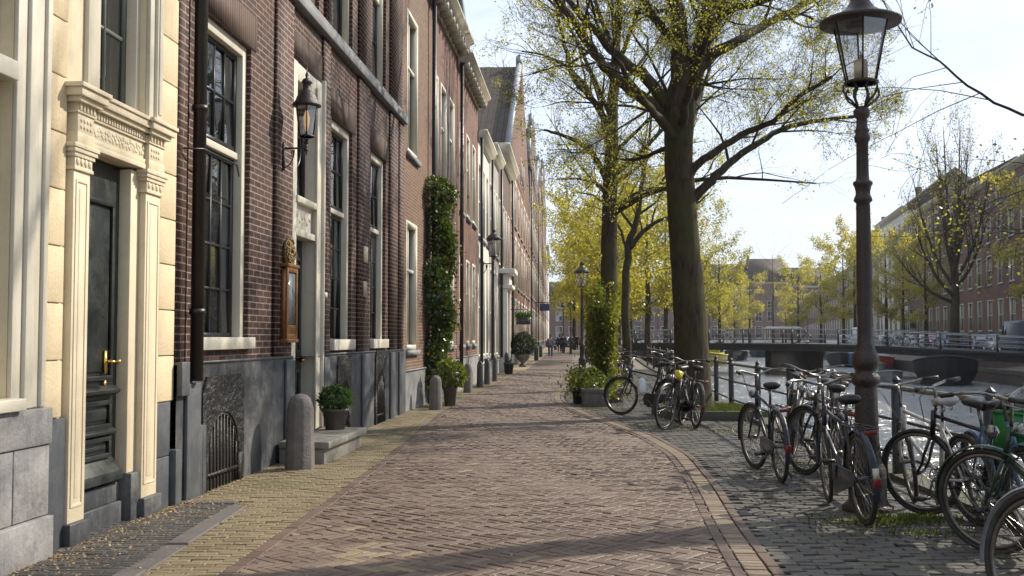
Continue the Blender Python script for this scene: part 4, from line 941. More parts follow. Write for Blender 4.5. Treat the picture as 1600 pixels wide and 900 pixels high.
# ---------------------------------------------------------------- street lamps
def lamp_post(x, y, label, H, big=True):
    t_ = thing('street_lamp', label, 'street lamp', (x, y, 0)); s = 1.0
    if big:
        prof = [(.20, -.03), (.20, .035), (.165, .06), (.15, .09), (.15, .30), (.142, .34), (.115, .40), (.098, .55), (.094, .70), (.088, .98), (.085, 1.00), (.104, 1.02), (.114, 1.05), (.108, 1.08), (.085, 1.11), (.078, 1.13), (.095, 1.15), (.108, 1.19), (.108, 1.235), (.088, 1.28), (.074, 1.31), (.078, 1.33), (.064, 1.35), (.060, 1.42), (.062, 1.9), (.056, 2.45), (.054, 2.50), (.075, 2.52), (.07, 2.545), (.058, 2.57), (.058, 2.60), (.068, 2.64), (.078, 2.655), (.078, 2.675), (.055, 2.69), (.050, 2.72), (.047, 3.0), (.060, 3.015), (.064, 3.05), (.05, 3.08), (.06, 3.10), (.045, 3.13), (.042, 3.2), (.062, 3.22), (.066, 3.27), (.04, 3.30), (.001, 3.31)]
        mb = MB(); mb.lathe(prof, 24); mb.build('post', RUSTIRON, t_, smooth=False, bevel=.0)
        for k in range(10):      # flutes of the lower shaft
            pass
        mb = MB()
        for k in range(4):
            a = k*math.pi/2+.4; ca, sa = math.cos(a), math.sin(a)
            mb.tube([(r*ca, r*sa, z) for r, z in ((.04, 3.26), (.05, 3.33), (.075, 3.38), (.072, 3.43), (.05, 3.46), (.06, 3.49), (.09, 3.5))], .012, 6)
            mb.tube([(r*ca, r*sa, z) for r, z in ((.055, 3.30), (.10, 3.34), (.15, 3.37), (.185, 3.41), (.185, 3.46), (.16, 3.475), (.15, 3.45))], .009, 6)
        mb.build('bracket', RUSTIRON, t_)
        lantern_parts(t_, .235, .13, .50, 3.51, 6, 'wide', RUSTIRON, 1.38)
        mb = MB(); mb.lathe([(.12, 3.495), (.11, 3.52), (.06, 3.53), (.001, 3.53)], 20); mb.build('burner_tray', RUSTIRON, t_); mb = MB(); mb.lathe([(.12, 3.975), (.1, 3.95), (.06, 3.945), (.001, 3.945)], 16); mb.build('reflector', RUSTIRON, t_)
    else:
        prof = [(.16, -.03), (.16, .05), (.12, .1), (.11, .7), (.12, .74), (.08, .8), (.075, 1.1), (.1, 1.14), (.06, 1.2), (.05, 2.2), (.07, 2.25), (.045, 2.3), (.04, H-1.0), (.06, H-.95), (.02, H-.9)]
        mb = MB(); mb.lathe(prof, 12); mb.build('post', IRON, t_)
        lantern_parts(t_, .21, .135, .42, H-.85, 6, 'pagoda', pm('green bronze lantern', (.07, .07, .035), .4, metal=.5), glint=False)
    return t_
g1 = gr(1356, 797); lamp_post(g1.x, g1.y, 'tall ornate cast iron street lamp among the bicycles on the right', 4.4)
g1 = gr(910, 600); lamp_post(g1.x, g1.y, 'dark lamp post with small green-roofed lantern beside the tall bush', at(910, 404, g1.y).z, False)
for (px, Y, lb) in ((880, 95, 'far slim street lamp on the left of the distant road'), (892, 88, 'far slim street lamp next to the trees at the road end'), (917, 60, 'street lamp half hidden by the yellow trees')):
    P_ = at(px, 527, Y); lamp_post(P_.x, Y, lb, 4.6, False)

# ---------------------------------------------------------------- canal railing
RP = pm('dark railing paint', (.018, .022, .024), .4, var=.3, scale=10, bump=.2, dirt=(.09, .05, .03), dirt_amt=.35, dscale=6)
RTOP = pm('worn top rail', (.13, .125, .11), .45, var=.3, scale=8, dirt=(.05, .04, .03), dirt_amt=.6, dscale=6)
rl = thing('canal_railing', 'dark iron railing with pale worn top rail along the canal edge', 'railing', (RAIL(8.2), 8.2, 0))
yp = [1.4, 3.7, 6.0, 8.25, 10.5, 12.8, 15.1, 17.4, 19.9, 22.3, 24.7, 27.1, 29.5, 33, 37, 41, 45, 50]
for y in yp:
    x = RAIL(y)-RAIL(8.2); mb = MB(); yy = y-8.2
    mb.box(x-.04, x+.04, yy-.04, yy+.04, .02, .92); mb.lathe([(.05, .90), (.05, .93), (.03, .95), (.045, .98), (.001, 1.02)], 8, (x, yy, 0)); mb.build('post', RP, rl, bevel=.006)
for z, r, m_ in ((.90, .026, RTOP), (.58, .017, RP), (.24, .017, RP)):
    mb = MB(); mb.tube([(RAIL(y)-RAIL(8.2), y-8.2, z) for y in yp], r, 8); mb.build('rail', m_, rl)
# ---------------------------------------------------------------- trees
def barkmat():
    m, t, b = nodes('bark'); c = N(t, 'TexCoord'); mp_ = N(t, 'Mapping'); mp_.inputs['Scale'].default_value = (1, 1, .22); t.links.new(c.outputs['Object'], mp_.inputs[0])
    n = N(t, 'TexNoise', Scale=14., Detail=8., Roughness=.7, Distortion=.6); t.links.new(mp_.outputs[0], n.inputs['Vector'])
    n2 = N(t, 'TexNoise', Scale=1.6, Detail=6.); t.links.new(c.outputs['Object'], n2.inputs['Vector'])
    col = mixc(t, ramp(t, n.outputs[0], .35, .65), (.022, .016, .011), (.075, .056, .038)); col = mixc(t, ramp(t, n2.outputs[0], .45, .62, 0, .7), col, (.055, .06, .018))
    t.links.new(col, b.inputs['Base Color']); b.inputs['Roughness'].default_value = .9; b.inputs['Specular IOR Level'].default_value = .2
    bp_ = N(t, 'Bump', Strength=.9, Distance=.03); t.links.new(n.outputs[0], bp_.inputs['Height']); t.links.new(bp_.outputs[0], b.inputs['Normal']); return m
BARK = barkmat()
LEAF1 = leafmat('young elm leaves', (.18, .20, .035), (.33, .315, .05), .70, (.13, .10, .03))
LEAF2 = leafmat('yellow green leaves', (.18, .183, .035), (.33, .295, .055), .68)
LEAF3 = leafmat('far pale leaves', (.225, .215, .06), (.38, .335, .085), .68)
LEAF4 = leafmat('sparse olive leaves', (.14, .13, .03), (.22, .19, .04), .55)

def rot_about(v, axis, a): return Quaternion(axis, a) @ v
def perp(v, rng):
    r = Vector((rng.gauss(0, 1), rng.gauss(0, 1), rng.gauss(0, 1))); p = v.cross(r)
    return p.normalized() if p.length > 1e-5 else Vector((1, 0, 0))
class Grower:
    def __init__(s, seed, maxlev=4, sides=(14, 9, 6, 4, 3, 3), leafn=5, rl=(.5, .62), ang=(32, 58), trop=.12, droop=0., minlen=.18, spread=.06, kids=(6, 6, 6, 5, 4), leaflev=3, wig=.16, thin=.5, clump=0):
        s.thin = thin; s.clump = clump
        s.rng = random.Random(seed); s.w = MB(); s.br = MB(); s.L = []; s.maxlev = maxlev; s.sides = sides; s.leafn = leafn; s.rl = rl; s.ang = ang; s.trop = trop; s.droop = droop; s.minlen = minlen; s.spread = spread; s.kids = kids; s.leaflev = leaflev; s.wig = wig
    def limb(s, pts, rad, lev=1, start=.25, n=None):
        """explicit limb through pts, then grows children on it"""
        pts = [Vector(p) for p in pts]
        # catmull-rom style refinement
        P = []; Rr = []
        for i in range(len(pts)-1):
            p0 = pts[max(i-1, 0)]; p1 = pts[i]; p2 = pts[i+1]; p3 = pts[min(i+2, len(pts)-1)]
            for k in range(4):
                t = k/4; P.append(.5*((2*p1)+(p2-p0)*t+(2*p0-5*p1+4*p2-p3)*t*t+(3*p1-p0-3*p2+p3)*t**3)); Rr.append(rad[i]+(rad[i+1]-rad[i])*t)
        P.append(pts[-1]); Rr.append(rad[-1])
        j_ = .004 if lev == 0 else .015; P = [p+Vector((s.rng.gauss(0, j_), s.rng.gauss(0, j_), s.rng.gauss(0, j_*.5))) if 0 < i < len(P)-1 else p for i, p in enumerate(P)]
        (s.w if lev <= 2 else s.br).tube(P, Rr, s.sides[min(lev, 5)])
        s.children(P, Rr, lev, start, n); return P
    def children(s, P, Rr, lev, start, n=None):
        rng = s.rng; L = sum((P[i+1]-P[i]).length for i in range(len(P)-1))
        if lev >= s.leaflev:
            for i in range(1, len(P)):
                for k in range(s.leafn if i > len(P)*.3 else s.leafn//2):
                    if s.clump and rng.random() > s.clump: continue
                    c_ = P[i].lerp(P[i-1], rng.random())+Vector((rng.gauss(0, s.spread), rng.gauss(0, s.spread), rng.gauss(0, s.spread)-s.spread*.5))
                    if not s.clump: s.L.append(c_); continue
                    q = s.spread*.8
                    for _ in range(rng.randint(4, 14)): s.L.append(c_+Vector((rng.gauss(0, q), rng.gauss(0, q), rng.gauss(0, q)-q)))
        if lev >= s.maxlev: return
        n = n or s.kids[min(lev, len(s.kids)-1)]
        for k in range(n+1):
            f = start+(1-start)*(k+rng.random()*.7)/n if k < n else 1.0
            f = min(f, 1.0); x = f*(len(P)-1); i = min(int(x), len(P)-2); p = P[i].lerp(P[i+1], x-i); r0 = Rr[i]+(Rr[i+1]-Rr[i])*(x-i)
            t = (P[i+1]-P[i]).normalized(); a = R(rng.uniform(*s.ang)) if k < n else R(rng.uniform(5, 20))
            d = rot_about(t, perp(t, rng), a)
            d.z += s.trop*rng.uniform(.3, 1.5)-(.12 if d.z > .9 else 0); d.normalize()
            ln = L*rng.uniform(*s.rl)*(1.15-.55*f)
            if ln < s.minlen: ln = s.minlen*rng.uniform(.8, 1.4)
            s.grow(p, d, ln, min(r0*s.thin, ln*.5*s.thin*.09+.0025), lev+1)
    def grow(s, p, d, ln, r, lev):
        rng = s.rng; n = 5 if lev <= 3 else 4; P = [p.copy()]; Rr = [r]; dd = d.copy()
        for i in range(n):
            dd = dd+Vector((rng.gauss(0, s.wig), rng.gauss(0, s.wig), rng.gauss(0, s.wig)+s.trop*.5-s.droop*(lev-1)*.4)); dd.normalize()
            P.append(P[-1]+dd*ln/n); Rr.append(max(r*(1-(i+1)/n*.8), .0022))
        (s.w if lev <= 2 else s.br).tube(P, Rr, s.sides[min(lev, 5)], cap=False)
        s.children(P, Rr, lev, .2)
    def finish(s, label, group, base, leaf, lsize, frac=1.0, name='tree', cat='tree', droop=.4, clear=0):
        t_ = thing(name, label, cat, base, 0, group); b0 = Vector(base)
        for mbx in (s.w, s.br): mbx.v = [(v[0]-b0.x, v[1]-b0.y, v[2]-b0.z) for v in mbx.v]
        s.w.build('trunk', BARK, t_, smooth=True)
        br = s.br.build('twigs', BARK, t_)
        P = np.array([tuple(p-b0) for p in s.L], np.float32)
        nr = np.random.default_rng(5)
        if clear: P = P[(np.hypot(P[:, 0]+.45, P[:, 1]) > clear) | (nr.random(len(P)) < .12)]
        if frac < 1: P = P[nr.random(len(P)) < frac]
        if len(P): mb = MB(); mb.quads(leaf_quads(P, lsize, nr, droop=droop)); mb.build('crown', leaf, t_)
        t_['n'] = 1; del t_['n']
        return t_

# --- tree 1: big forked trunk in the middle of the picture
Y1 = 18.8
def a1(x, y, dy=0): v = at(x, y, Y1+dy); return v
G = Grower(21, maxlev=5, leafn=2, kids=(5, 7, 7, 5, 3), leaflev=4, spread=.045, wig=.15, rl=(.34, .52), trop=.07, droop=0., thin=.42, clump=.045)
base1 = Vector((gr(1086, 652).x, Y1, 0))
G.limb([base1+Vector((0, 0, -.1)), base1+Vector((-.02, 0, .35)), a1(1081, 560), a1(1077, 480), a1(1071, 400), a1(1064, 300), a1(1060, 235), a1(1062, 170), a1(1068, 120)], [.46, .36, .31, .29, .27, .255, .25, .28, .22], 0, .8, 1)
def L1(*pts, r=(.1, .05), n=None, lev=1, start=.42):
    k = len(pts); rr_ = [r[0]+(r[1]-r[0])*i/(k-1) for i in range(k)]
    G.limb([a1(*p) for p in pts], rr_, lev, start, n)
L1((1050, 205), (1020, 165), (985, 140), (950, 110), (930, 85), (905, 45, -1), (872, 0, -1.8), (840, -55, -2.4), r=(.13, .05))
L1((1050, 175), (1010, 120), (985, 105, .3), (945, 65, .8), (900, 15, 1.4), (850, -50, 2), r=(.12, .05))
L1((1066, 150), (1062, 80), (1058, 20, .4), (1045, -60, .9), (1040, -180, 1.5), r=(.2, .1))
L1((1074, 150), (1092, 90), (1105, 30, -.5), (1125, -60, -1), (1140, -200, -1.6), r=(.19, .09))
L1((1085, 118), (1115, 85), (1150, 65), (1200, 35, .6), (1250, 10, 1.2), (1310, -30, 2), r=(.12, .045))
L1((1082, 95), (1105, 62), (1130, 20, -.8), (1180, 5, -1.6), (1240, -15, -2.4), r=(.10, .04))
L1((1068, 292), (1085, 262), (1120, 235), (1170, 205), (1205, 190, -.3), (1250, 150, -.6), (1300, 120, -1), r=(.085, .03))
L1((1072, 330), (1092, 300), (1118, 275), (1160, 240, .3), (1210, 208, .6), (1270, 190, .9), (1345, 180, 1.2), r=(.10, .03))
L1((1060, 240), (1075, 205, 1.2), (1095, 150, 2.8), (1110, 100, 4.5), r=(.09, .03))
L1((1058, 215), (1030, 185, -1.2), (1000, 150, -2.6), (960, 90, -4.2), r=(.09, .03))
L1((1062, 200), (1075, 150, -1.4), (1100, 80, -3), (1130, 0, -4.5), r=(.09, .03))
L1((1052, 60, .3), (1020, 25, .3), (1000, -30, .5), (980, -120, .5), r=(.09, .04))
L1((1055, 225), (1020, 240, .8), (985, 250, 1.6), (940, 240, 2.6), r=(.05, .02))
G.finish('big mossy forked tree in the middle, its trunk rising from a grass patch', 'trees along the quay', tuple(base1), LEAF1, .034, 1.0, clear=1.7)
# --- tree 2
Y2 = 28.0
G = Grower(33, maxlev=4, leafn=2, kids=(5, 7, 6, 5), leaflev=3, spread=.08, wig=.16, rl=(.36, .54), trop=.05, droop=.0, thin=.42, clump=.055)
b2 = Vector((at(952, 527, Y2).x, Y2, 0)); a2 = lambda x, y, dy=0: at(x, y, Y2+dy)
G.limb([b2-Vector((0, 0, .1)), b2+Vector((0, 0, .5)), a2(951, 480), a2(952, 380), a2(953, 280), a2(957, 180), a2(962, 90, .3), (a2(968, 0, .6)), a2(975, -110, .8)], [.34, .26, .235, .22, .2, .16, .13, .1, .06], 1, .42, 9)
def L2(*pts, r=(.09, .03), n=None):
    k = len(pts); G.limb([a2(*p) for p in pts], [r[0]+(r[1]-r[0])*i/(k-1) for i in range(k)], 1, .2, n)
L2((951, 290), (935, 255), (915, 230), (880, 212), (850, 203), r=(.10, .03))
L2((953, 235), (943, 185), (920, 150), (895, 118), (882, 70, -.5), (868, 10, -1), r=(.11, .04))
L2((952, 200), (930, 160, 1), (905, 120, 1.8), (860, 90, 2.4), (815, 80, 2.6), r=(.08, .02))
L2((957, 290), (985, 270), (1015, 245, .5), (1050, 225, 1), r=(.06, .02))
L2((956, 240), (985, 215, -1), (1020, 180, -2), (1060, 150, -3), r=(.06, .02))
L2((953, 340), (970, 318), (1000, 300), (1040, 285, .6), (1090, 250, 1), r=(.06, .02))
L2((952, 310), (938, 290, -1), (905, 280, -2.2), (870, 280, -3.2), r=(.05, .02))
L2((960, 110), (985, 50, -1), (1010, -20, -2), r=(.08, .03))
L2((962, 90), (940, 30, .6), (915, -50, 1.2), r=(.09, .03))
G.finish('tall slim-trunked tree behind the bush, second along the quay', 'trees along the quay', tuple(b2), LEAF1, .052, 1.0, clear=1.0)
# --- tree 3: thin young tree with a right hand arm
Y3 = 33.0; b3 = Vector((at(979, 527, Y3).x, Y3, 0)); a2 = lambda x, y, dy=0: at(x, y, Y3+dy)
G = Grower(41, maxlev=4, leafn=2, kids=(5, 6, 6, 5), leaflev=3, spread=.1, wig=.16, rl=(.4, .58), trop=.05)
G.limb([b3, a2(980, 560), a2(977, 470), a2(983, 385), a2(995, 340), a2(1003, 290), a2(1012, 230), a2(1020, 150)], [.2, .15, .13, .115, .09, .07, .05, .02], 1, .5, 7)
L2((983, 388), (1005, 362), (1030, 345), (1070, 330, .4), (1110, 300, .8), r=(.09, .02))
L2((982, 400), (965, 350, .5), (935, 310, 1), (900, 300, 1.4), r=(.05, .02))
G.finish('thin young tree with one long side limb between the two thick trunks', 'trees along the quay', tuple(b3), LEAF2, .09, .3)
# --- tree 0: just outside the picture on the right, its limbs reach into the sky and shade the road
G = Grower(52, maxlev=5, leafn=2, kids=(6, 6, 6, 5, 4), leaflev=4, spread=.05, rl=(.42, .58), trop=.03, droop=.05)
V = Vector
G.limb([V((3.35, 5.1, -.1)), V((3.35, 5.1, .4)), V((3.4, 5.1, 1.5)), V((3.45, 5.1, 3)), V((3.5, 5.15, 4.2)), V((3.5, 5.2, 6)), V((3.4, 5.3, 8)), V((3.3, 5.3, 10.5))], [.46, .36, .31, .28, .26, .2, .14, .06], 0, .9, 1)
def L0(*pts, r=(.1, .04), n=None, lev=1, st=.25):
    k = len(pts); G.limb([V(p) for p in pts], [r[0]+(r[1]-r[0])*i/(k-1) for i in range(k)], lev, st, n)
L0((3.5, 5.1, 2.6), (4.9, 7.2, 2.9), (6.0, 9.4, 3.3), (6.3, 10.4, 4.6), (6.4, 10.6, 6.5), (6.4, 10.7, 9), r=(.36, .22), n=4, st=.8)
L0((3.5, 5.1, 4.0), (5.0, 5.9, 5.0), (7, 6.6, 6.3), (9, 7.2, 8), r=(.16, .05), n=7)
L0((3.5, 5.1, 4.4), (2.4, 4.4, 5.8), (1.2, 3.6, 7.2), (0, 2.8, 8.6), r=(.15, .05), n=7)
L0((3.5, 5.2, 5.2), (3.2, 3.8, 6.4), (3.0, 2, 7.6), (2.8, 0, 9), r=(.14, .05), n=7)
L0((3.45, 5.3, 5.8), (4.6, 6.6, 7.6), (5.6, 8.2, 9.2), (6.5, 10, 11), r=(.14, .05), n=7)
L0((3.4, 5.3, 6.8), (2.4, 6.4, 8.6), (1.6, 7.6, 10.4), r=(.1, .04), n=6)
# long thin branch crossing the upper right of the picture
L0((4.9, 7.2, 3.0), (5.1, 8.3, 3.55), (4.75, 9.1, 3.32), (4.30, 9.35, 3.50), (3.95, 9.5, 3.85), (3.62, 9.6, 4.15), (3.35, 9.7, 4.7), r=(.02, .004), n=13, lev=3, st=.5)
L0((4.9, 7.2, 3.0), (5.0, 8.6, 3.2), (4.55, 9.0, 2.75), (4.28, 9.2, 2.62), r=(.014, .004), n=7, lev=3, st=.5)
L0((4.9, 7.2, 3.0), (5.0, 8.9, 2.9), (4.6, 9.3, 2.35), (4.33, 9.4, 2.38), r=(.014, .004), n=7, lev=3, st=.5)
for k in range(16):
    c_ = V((random.uniform(4.2, 4.6), 9.2, random.uniform(2.3, 3.15)))
    for j in range(11): G.L.append(c_+V((random.gauss(0, .05), random.gauss(0, .06), random.gauss(0, .03))))
G.finish('near tree whose thin leafy twigs reach in from the right edge', 'trees along the quay', (3.35, 5.1, 0), LEAF1, .032, .6)
G = Grower(57, maxlev=4, leafn=3, kids=(7, 7, 6, 5), leaflev=3, spread=.12)
G.limb([V((2.6, -7, 0)), V((2.6, -7, 3)), V((2.7, -7, 6)), V((2.7, -7, 11))], [.35, .28, .22, .05], 1, .25, 12)
G.finish('tree standing behind the viewpoint', 'trees along the quay', (2.6, -7, 0), LEAF1, .12)

# --- rows of further trees: a few grown crowns, copied
def proto_tree(seed, H, spread, trunk_h, leafn, kids=(6, 6, 5, 5), lev=4, rad=.2, n0=12, droop=.4, trop=.05, ang=(35, 65)):
    G = Grower(seed, maxlev=lev, leafn=leafn, kids=kids, leaflev=3, spread=.22, rl=(.35, .5), trop=trop, minlen=.4, ang=ang, sides=(10, 8, 5, 3, 3, 3))
    P = [V((0, 0, -.1)), V((.05, 0, H*.15)), V((0, .05, H*.35)), V((.1, 0, H*.6)), V((0, 0, H*.97))]
    G.w.tube(P, [rad*1.3, rad, rad*.85, rad*.6, .03], 9)
    rng = random.Random(seed)
    for i in range(n0):
        f = trunk_h+(1-trunk_h)*i/n0; z = H*f; a = i*2.4+rng.random(); shape = spread*(math.sin(math.pi*min(1, .22+.78*(1-(f-trunk_h)/(1-trunk_h)))**.8)*.6+.45)
        d = V((math.cos(a), math.sin(a), .35+.6*f)).normalized()
        G.grow(V((.03, 0, z)), d, shape*rng.uniform(.85, 1.15), rad*.35*(1.2-f), 2)
    return G
PR = {}
def tree_at(kind, x, y, z, label, sc=1., rz=0., group='trees beyond the bridge', szx=1.):
    if kind not in PR:
        args = dict(
            yel=(dict(seed=61, H=11, spread=3.6, trunk_h=.3, leaf=LEAF2, lsize=.17, leafn=5)),
            yel2=(dict(seed=62, H=10, spread=3.4, trunk_h=.28, leaf=LEAF2, lsize=.17, leafn=5)),
            pale=(dict(seed=63, H=12, spread=3.6, trunk_h=.27, leaf=LEAF3, lsize=.22, leafn=4)),
            pale2=(dict(seed=64, H=12, spread=3.2, trunk_h=.3, leaf=LEAF3, lsize=.22, leafn=3)),
            sparse=(dict(seed=65, H=15, spread=5.5, trunk_h=.3, leaf=LEAF4, lsize=.17, leafn=1, frac=.5, trop=.16, ang=(18, 36))),
            bare=(dict(seed=66, H=15, spread=4.2, trunk_h=.4, leaf=LEAF4, lsize=.12, leafn=1, frac=.12, trop=.12, ang=(20, 42))))[kind]
        leaf, ls, fr = args.pop('leaf'), args.pop('lsize'), args.pop('frac', 1.); G = proto_tree(**args)
        t_ = G.finish(label, group, (0, 0, 0), leaf, ls, fr); PR[kind] = t_
    else: t_ = copy_tree(PR[kind]); t_['label'] = label; t_['group'] = group
    t_.location = (x, y, z); t_.rotation_euler = (0, 0, rz); t_.scale = (sc*szx, sc*szx, sc); return t_
G1 = 'trees beyond the thick trunks on our bank'
for i, (px, Y, k, sc, lb) in enumerate([(948, 42, 'yel', .62, 'bright yellow-green tree just behind the green-roofed street lamp'), (938, 56, 'yel2', .7, 'yellow tree arching over the road behind the lamp post'), (922, 74, 'yel', .85, 'yellow tree over the far end of the road'),
        (965, 66, 'yel2', .9, 'yellow tree between the bush and the distant lamp'), (930, 95, 'yel', 1.1, 'far yellow tree low behind the tall bush'), (1013, 62, 'yel2', .96, 'straight yellow-crowned tree seen between the two thick trunks'), (1040, 88, 'yel', 1.05, 'yellow tree directly left of the thick forked trunk'),
        (1085, 96, 'yel2', 1.1, 'yellow tree peeping out right of the thick forked trunk'), (1125, 112, 'yel', .95, 'golden tree at the left end of the bridge'), (897, 118, 'yel2', 1.15, 'yellow tree closing the street vista'), (985, 100, 'yel', 1.1, 'yellow tree behind the thin young tree'), (897, 150, 'yel', 1.1, 'small yellow tree at the very end of the house row')]):
    P_ = at(px, 527, Y); tree_at(k, P_.x, Y, 0, lb, sc, i*1.9, G1)
for i, (px, Y, k, sc, lb, z) in enumerate([(1172, 175, 'pale2', .95, 'small pale tree right of the bridge centre on the far bank', 0), (1148, 150, 'yel2', .75, 'low golden tree left of the bare tree', 0), (1208, 205, 'bare', 1.2, 'bare round-headed tree before the distant brown roofs', 0), (1248, 165, 'pale', .95, 'pale green tree right of the bare tree', .2), (1283, 150, 'pale2', 1.0, 'pale tree on the far bank, second right of the bare tree', .2),
        (1318, 138, 'pale', 1.08, 'pale tree left of the ornate lamp post', .2), (1337, 122, 'pale2', 1.05, 'pale tree right behind the ornate lamp post', .2), (1385, 112, 'pale', .95, 'yellowish tree right of the ornate lamp post', .2), (1412, 104, 'pale2', .85, 'sparse pale tree before the white buildings', .2),
        (1448, 92, 'pale2', .8, 'small pale tree left of the large nearly bare one', .2), (1640, 66, 'pale', .9, 'tree beyond the right edge on the far bank', .2), (1130, 195, 'pale', .8, 'distant pale tree behind the golden ones', 0), (1228, 225, 'pale2', .9, 'most distant pale tree in front of the brown roofs', 0)]):
    P_ = at(px, 527, Y); tree_at(k, P_.x, Y, z, lb, sc, i*2.3+1, 'trees on the far bank')

# large nearly bare tree with fanned limbs
P_ = at(1492, 527, 84); sb = V((P_.x, 84, .2)); G = Grower(71, maxlev=4, leafn=2, kids=(5, 8, 6, 5), leaflev=3, spread=.2, wig=.10, rl=(.32, .48), trop=.22, ang=(18, 42), minlen=.5)
G.limb([sb, sb+V((0, 0, 2)), sb+V((.1, 0, 4.5)), sb+V((0, 0, 7))], [.42, .36, .32, .26], 0, .95, 1)
for i, (dx_, dy_, top, z0_) in enumerate([(-.6, .5, 18.2, 6.5), (.8, -.4, 17.6, 6.8), (2.6, 1, 16.5, 6), (-2.4, -1, 16.8, 6.2), (-4.2, .8, 14.2, 5.2), (4.2, -.8, 14.6, 5.6), (-5.6, -1.5, 10.5, 4.4), (5.4, 1.6, 11.5, 5.0), (.5, 3.2, 15.5, 6.2), (-.8, -3.2, 15.2, 6), (-6.2, .5, 7.6, 3.9)]):
    dx_ *= .68; a = sb+V((0, 0, z0_)); b_ = sb+V((dx_, dy_, top)); G.limb([a, a+V((dx_*.42, dy_*.42, (top-z0_)*.25)), a+V((dx_*.75, dy_*.75, (top-z0_)*.6)), b_], [.16, .12, .08, .02], 1, .25, 8)
G.finish('large nearly bare tree with fanned limbs before the brick buildings', 'trees on the far bank', tuple(sb), LEAF4, .14, .12)

# tall bush with planters at its foot
bx, by = at(942, 527, 22.6).x, 22.6
bu = thing('tall_bush', 'tall bright green leafy bush growing from planters by the left bicycles', 'bush', (bx, by, 0))
P = []; rr = random.Random(9)
for k in range(34):
    a = rr.uniform(0, 6.28); r0 = rr.uniform(.02, .22); top = rr.uniform(1.5, 2.75); lean = rr.uniform(.02, .30)
    for i in range(260):
        z = .25+rr.random()**.8*(top-.25); f = z/top; x = math.cos(a)*(r0+lean*f)+rr.gauss(0, .075*(1.15-f*.75)); y = math.sin(a)*(r0+lean*f)+rr.gauss(0, .075*(1.15-f*.75)); P.append((x, y, z))
for i in range(900): P.append((rr.gauss(-.2, .3), rr.gauss(0, .25), rr.uniform(.1, .6)))
mb = MB(); mb.quads(leaf_quads(P, .07, NR)); mb.build('foliage', leafmat('spring bush leaves', (.07, .11, .012), (.20, .21, .02), .55, (.20, .15, .02)), bu)
mb = MB()
for k in range(14):
    a = k*2.4; mb.tube([(.06*math.cos(a), .06*math.sin(a), 0), (.15*math.cos(a), .15*math.sin(a), 1.1), (.3*math.cos(a), .3*math.sin(a), 2.3)], [.014, .01, .004], 5)
mb.build('stems', STEM, bu)
def planter(px, py, r, h, lb, nl=260, wood=False):
    g_ = gr(px, py); t_ = thing('planter', lb, 'planter', (g_.x, g_.y, 0)); mb = MB()
    if wood: mb.box(-r, r, -r, r, -.01, h); mb.box(-r-.02, r+.02, -r-.02, r+.02, h*.8, h+.01)
    else: mb.lathe([(r*.8, -.01), (r, h*.9), (r*1.07, h*.9), (r*1.07, h), (r*.9, h), (r*.88, h-.05)], 14)
    mb.build('tub', CONC if wood else pm('dark plastic tub', (.03, .035, .03), .5), t_, bevel=.008 if wood else 0)
    mb = MB(); mb.quads(leaf_quads(NR.normal(0, 1, (nl, 3))*np.array([r*.7, r*.7, .13])+np.array([0, 0, h+.16]), .07, NR)); mb.build('foliage', BUSH, t_)
planter(930, 634, .26, .34, 'square stone planter at the foot of the tall bush', 300, True)
planter(908, 630, .2, .33, 'dark round tub left of the tall bush', 260); planter(900, 612, .2, .3, 'dark tub behind the others near the lamp post', 320); planter(957, 628, .22, .3, 'planter half hidden by the front bicycle wheel', 200, True)
# grass and moss
GRASS = leafmat('grass blades', (.035, .06, .01), (.09, .12, .018), .4, (.14, .11, .05))
def grass(pts, h, name='grass'):
    P = np.asarray(pts, np.float32); n = len(P); a = NR.uniform(0, 6.28, n); hh = h*NR.uniform(.4, 1.2, n); w_ = .006
    dx, dy = np.cos(a)*w_, np.sin(a)*w_; lx, ly = NR.normal(0, .35, n)*hh, NR.normal(0, .35, n)*hh
    b0 = P+np.stack([-dx, -dy, 0*dx], 1); b1 = P+np.stack([dx, dy, 0*dx], 1); t1 = P+np.stack([lx+dx*.3, ly+dy*.3, hh], 1); t0 = P+np.stack([lx-dx*.3, ly-dy*.3, hh], 1)
    mb = MB(); mb.quads(np.stack([b0, b1, t1, t0], 1)); return tag(mb.build(name, GRASS), kind='stuff')
tb = thing('tree_bed', 'raised stone edged grass bed at the foot of the big forked tree', 'tree bed', (base1.x+.15, Y1-.1, 0), R(2))
mb = MB()
for x0, x1, y0, y1 in ((-.75, .95, -.95, -.83), (-.75, .95, .8, .92), (-.75, -.63, -.83, .8), (.83, .95, -.83, .8)): mb.box(x0, x1, y0, y1, -.03, .16)
mb.build('kerb', pm('dark bed kerb', (.06, .06, .045), .85, var=.3, dirt=(.07, .09, .02), dirt_amt=.7), tb, bevel=.01)
mb = MB(); mb.box(-.63, .83, -.83, .8, -.02, .11); mb.build('soil', JOINT, tb)
q_ = NR.uniform((-.62, -.82, .11), (.82, .8, .115), (5200, 3)); q_ = q_[(np.hypot(q_[:, 0]+.15, q_[:, 1]-.1) > .42)]
grass(q_+np.array([base1.x+.15, Y1-.1, 0]), .10)
pp = []
for (px, py, sx, sy, n) in ((1425, 812, .28, .10, 800), (1385, 820, .25, .08, 250), (1450, 835, .2, .1, 200), (1545, 790, .12, .5, 300), (1500, 760, .15, .6, 500), (1260, 735, .3, .5, 250), (1090, 668, .6, .12, 300), (1440, 745, .25, .5, 250), (925, 640, .5, .15, 500), (1160, 675, .3, .1, 200)):
    g_ = gr(px, py)
    for i in range(n): pp.append((g_.x+NR.normal(0, sx), g_.y+NR.normal(0, sy), 0))
pp = [p for p in pp if p[0] > RR(p[1])+.3 and p[0] < LE(p[1])-.45]; grass(pp, .038)
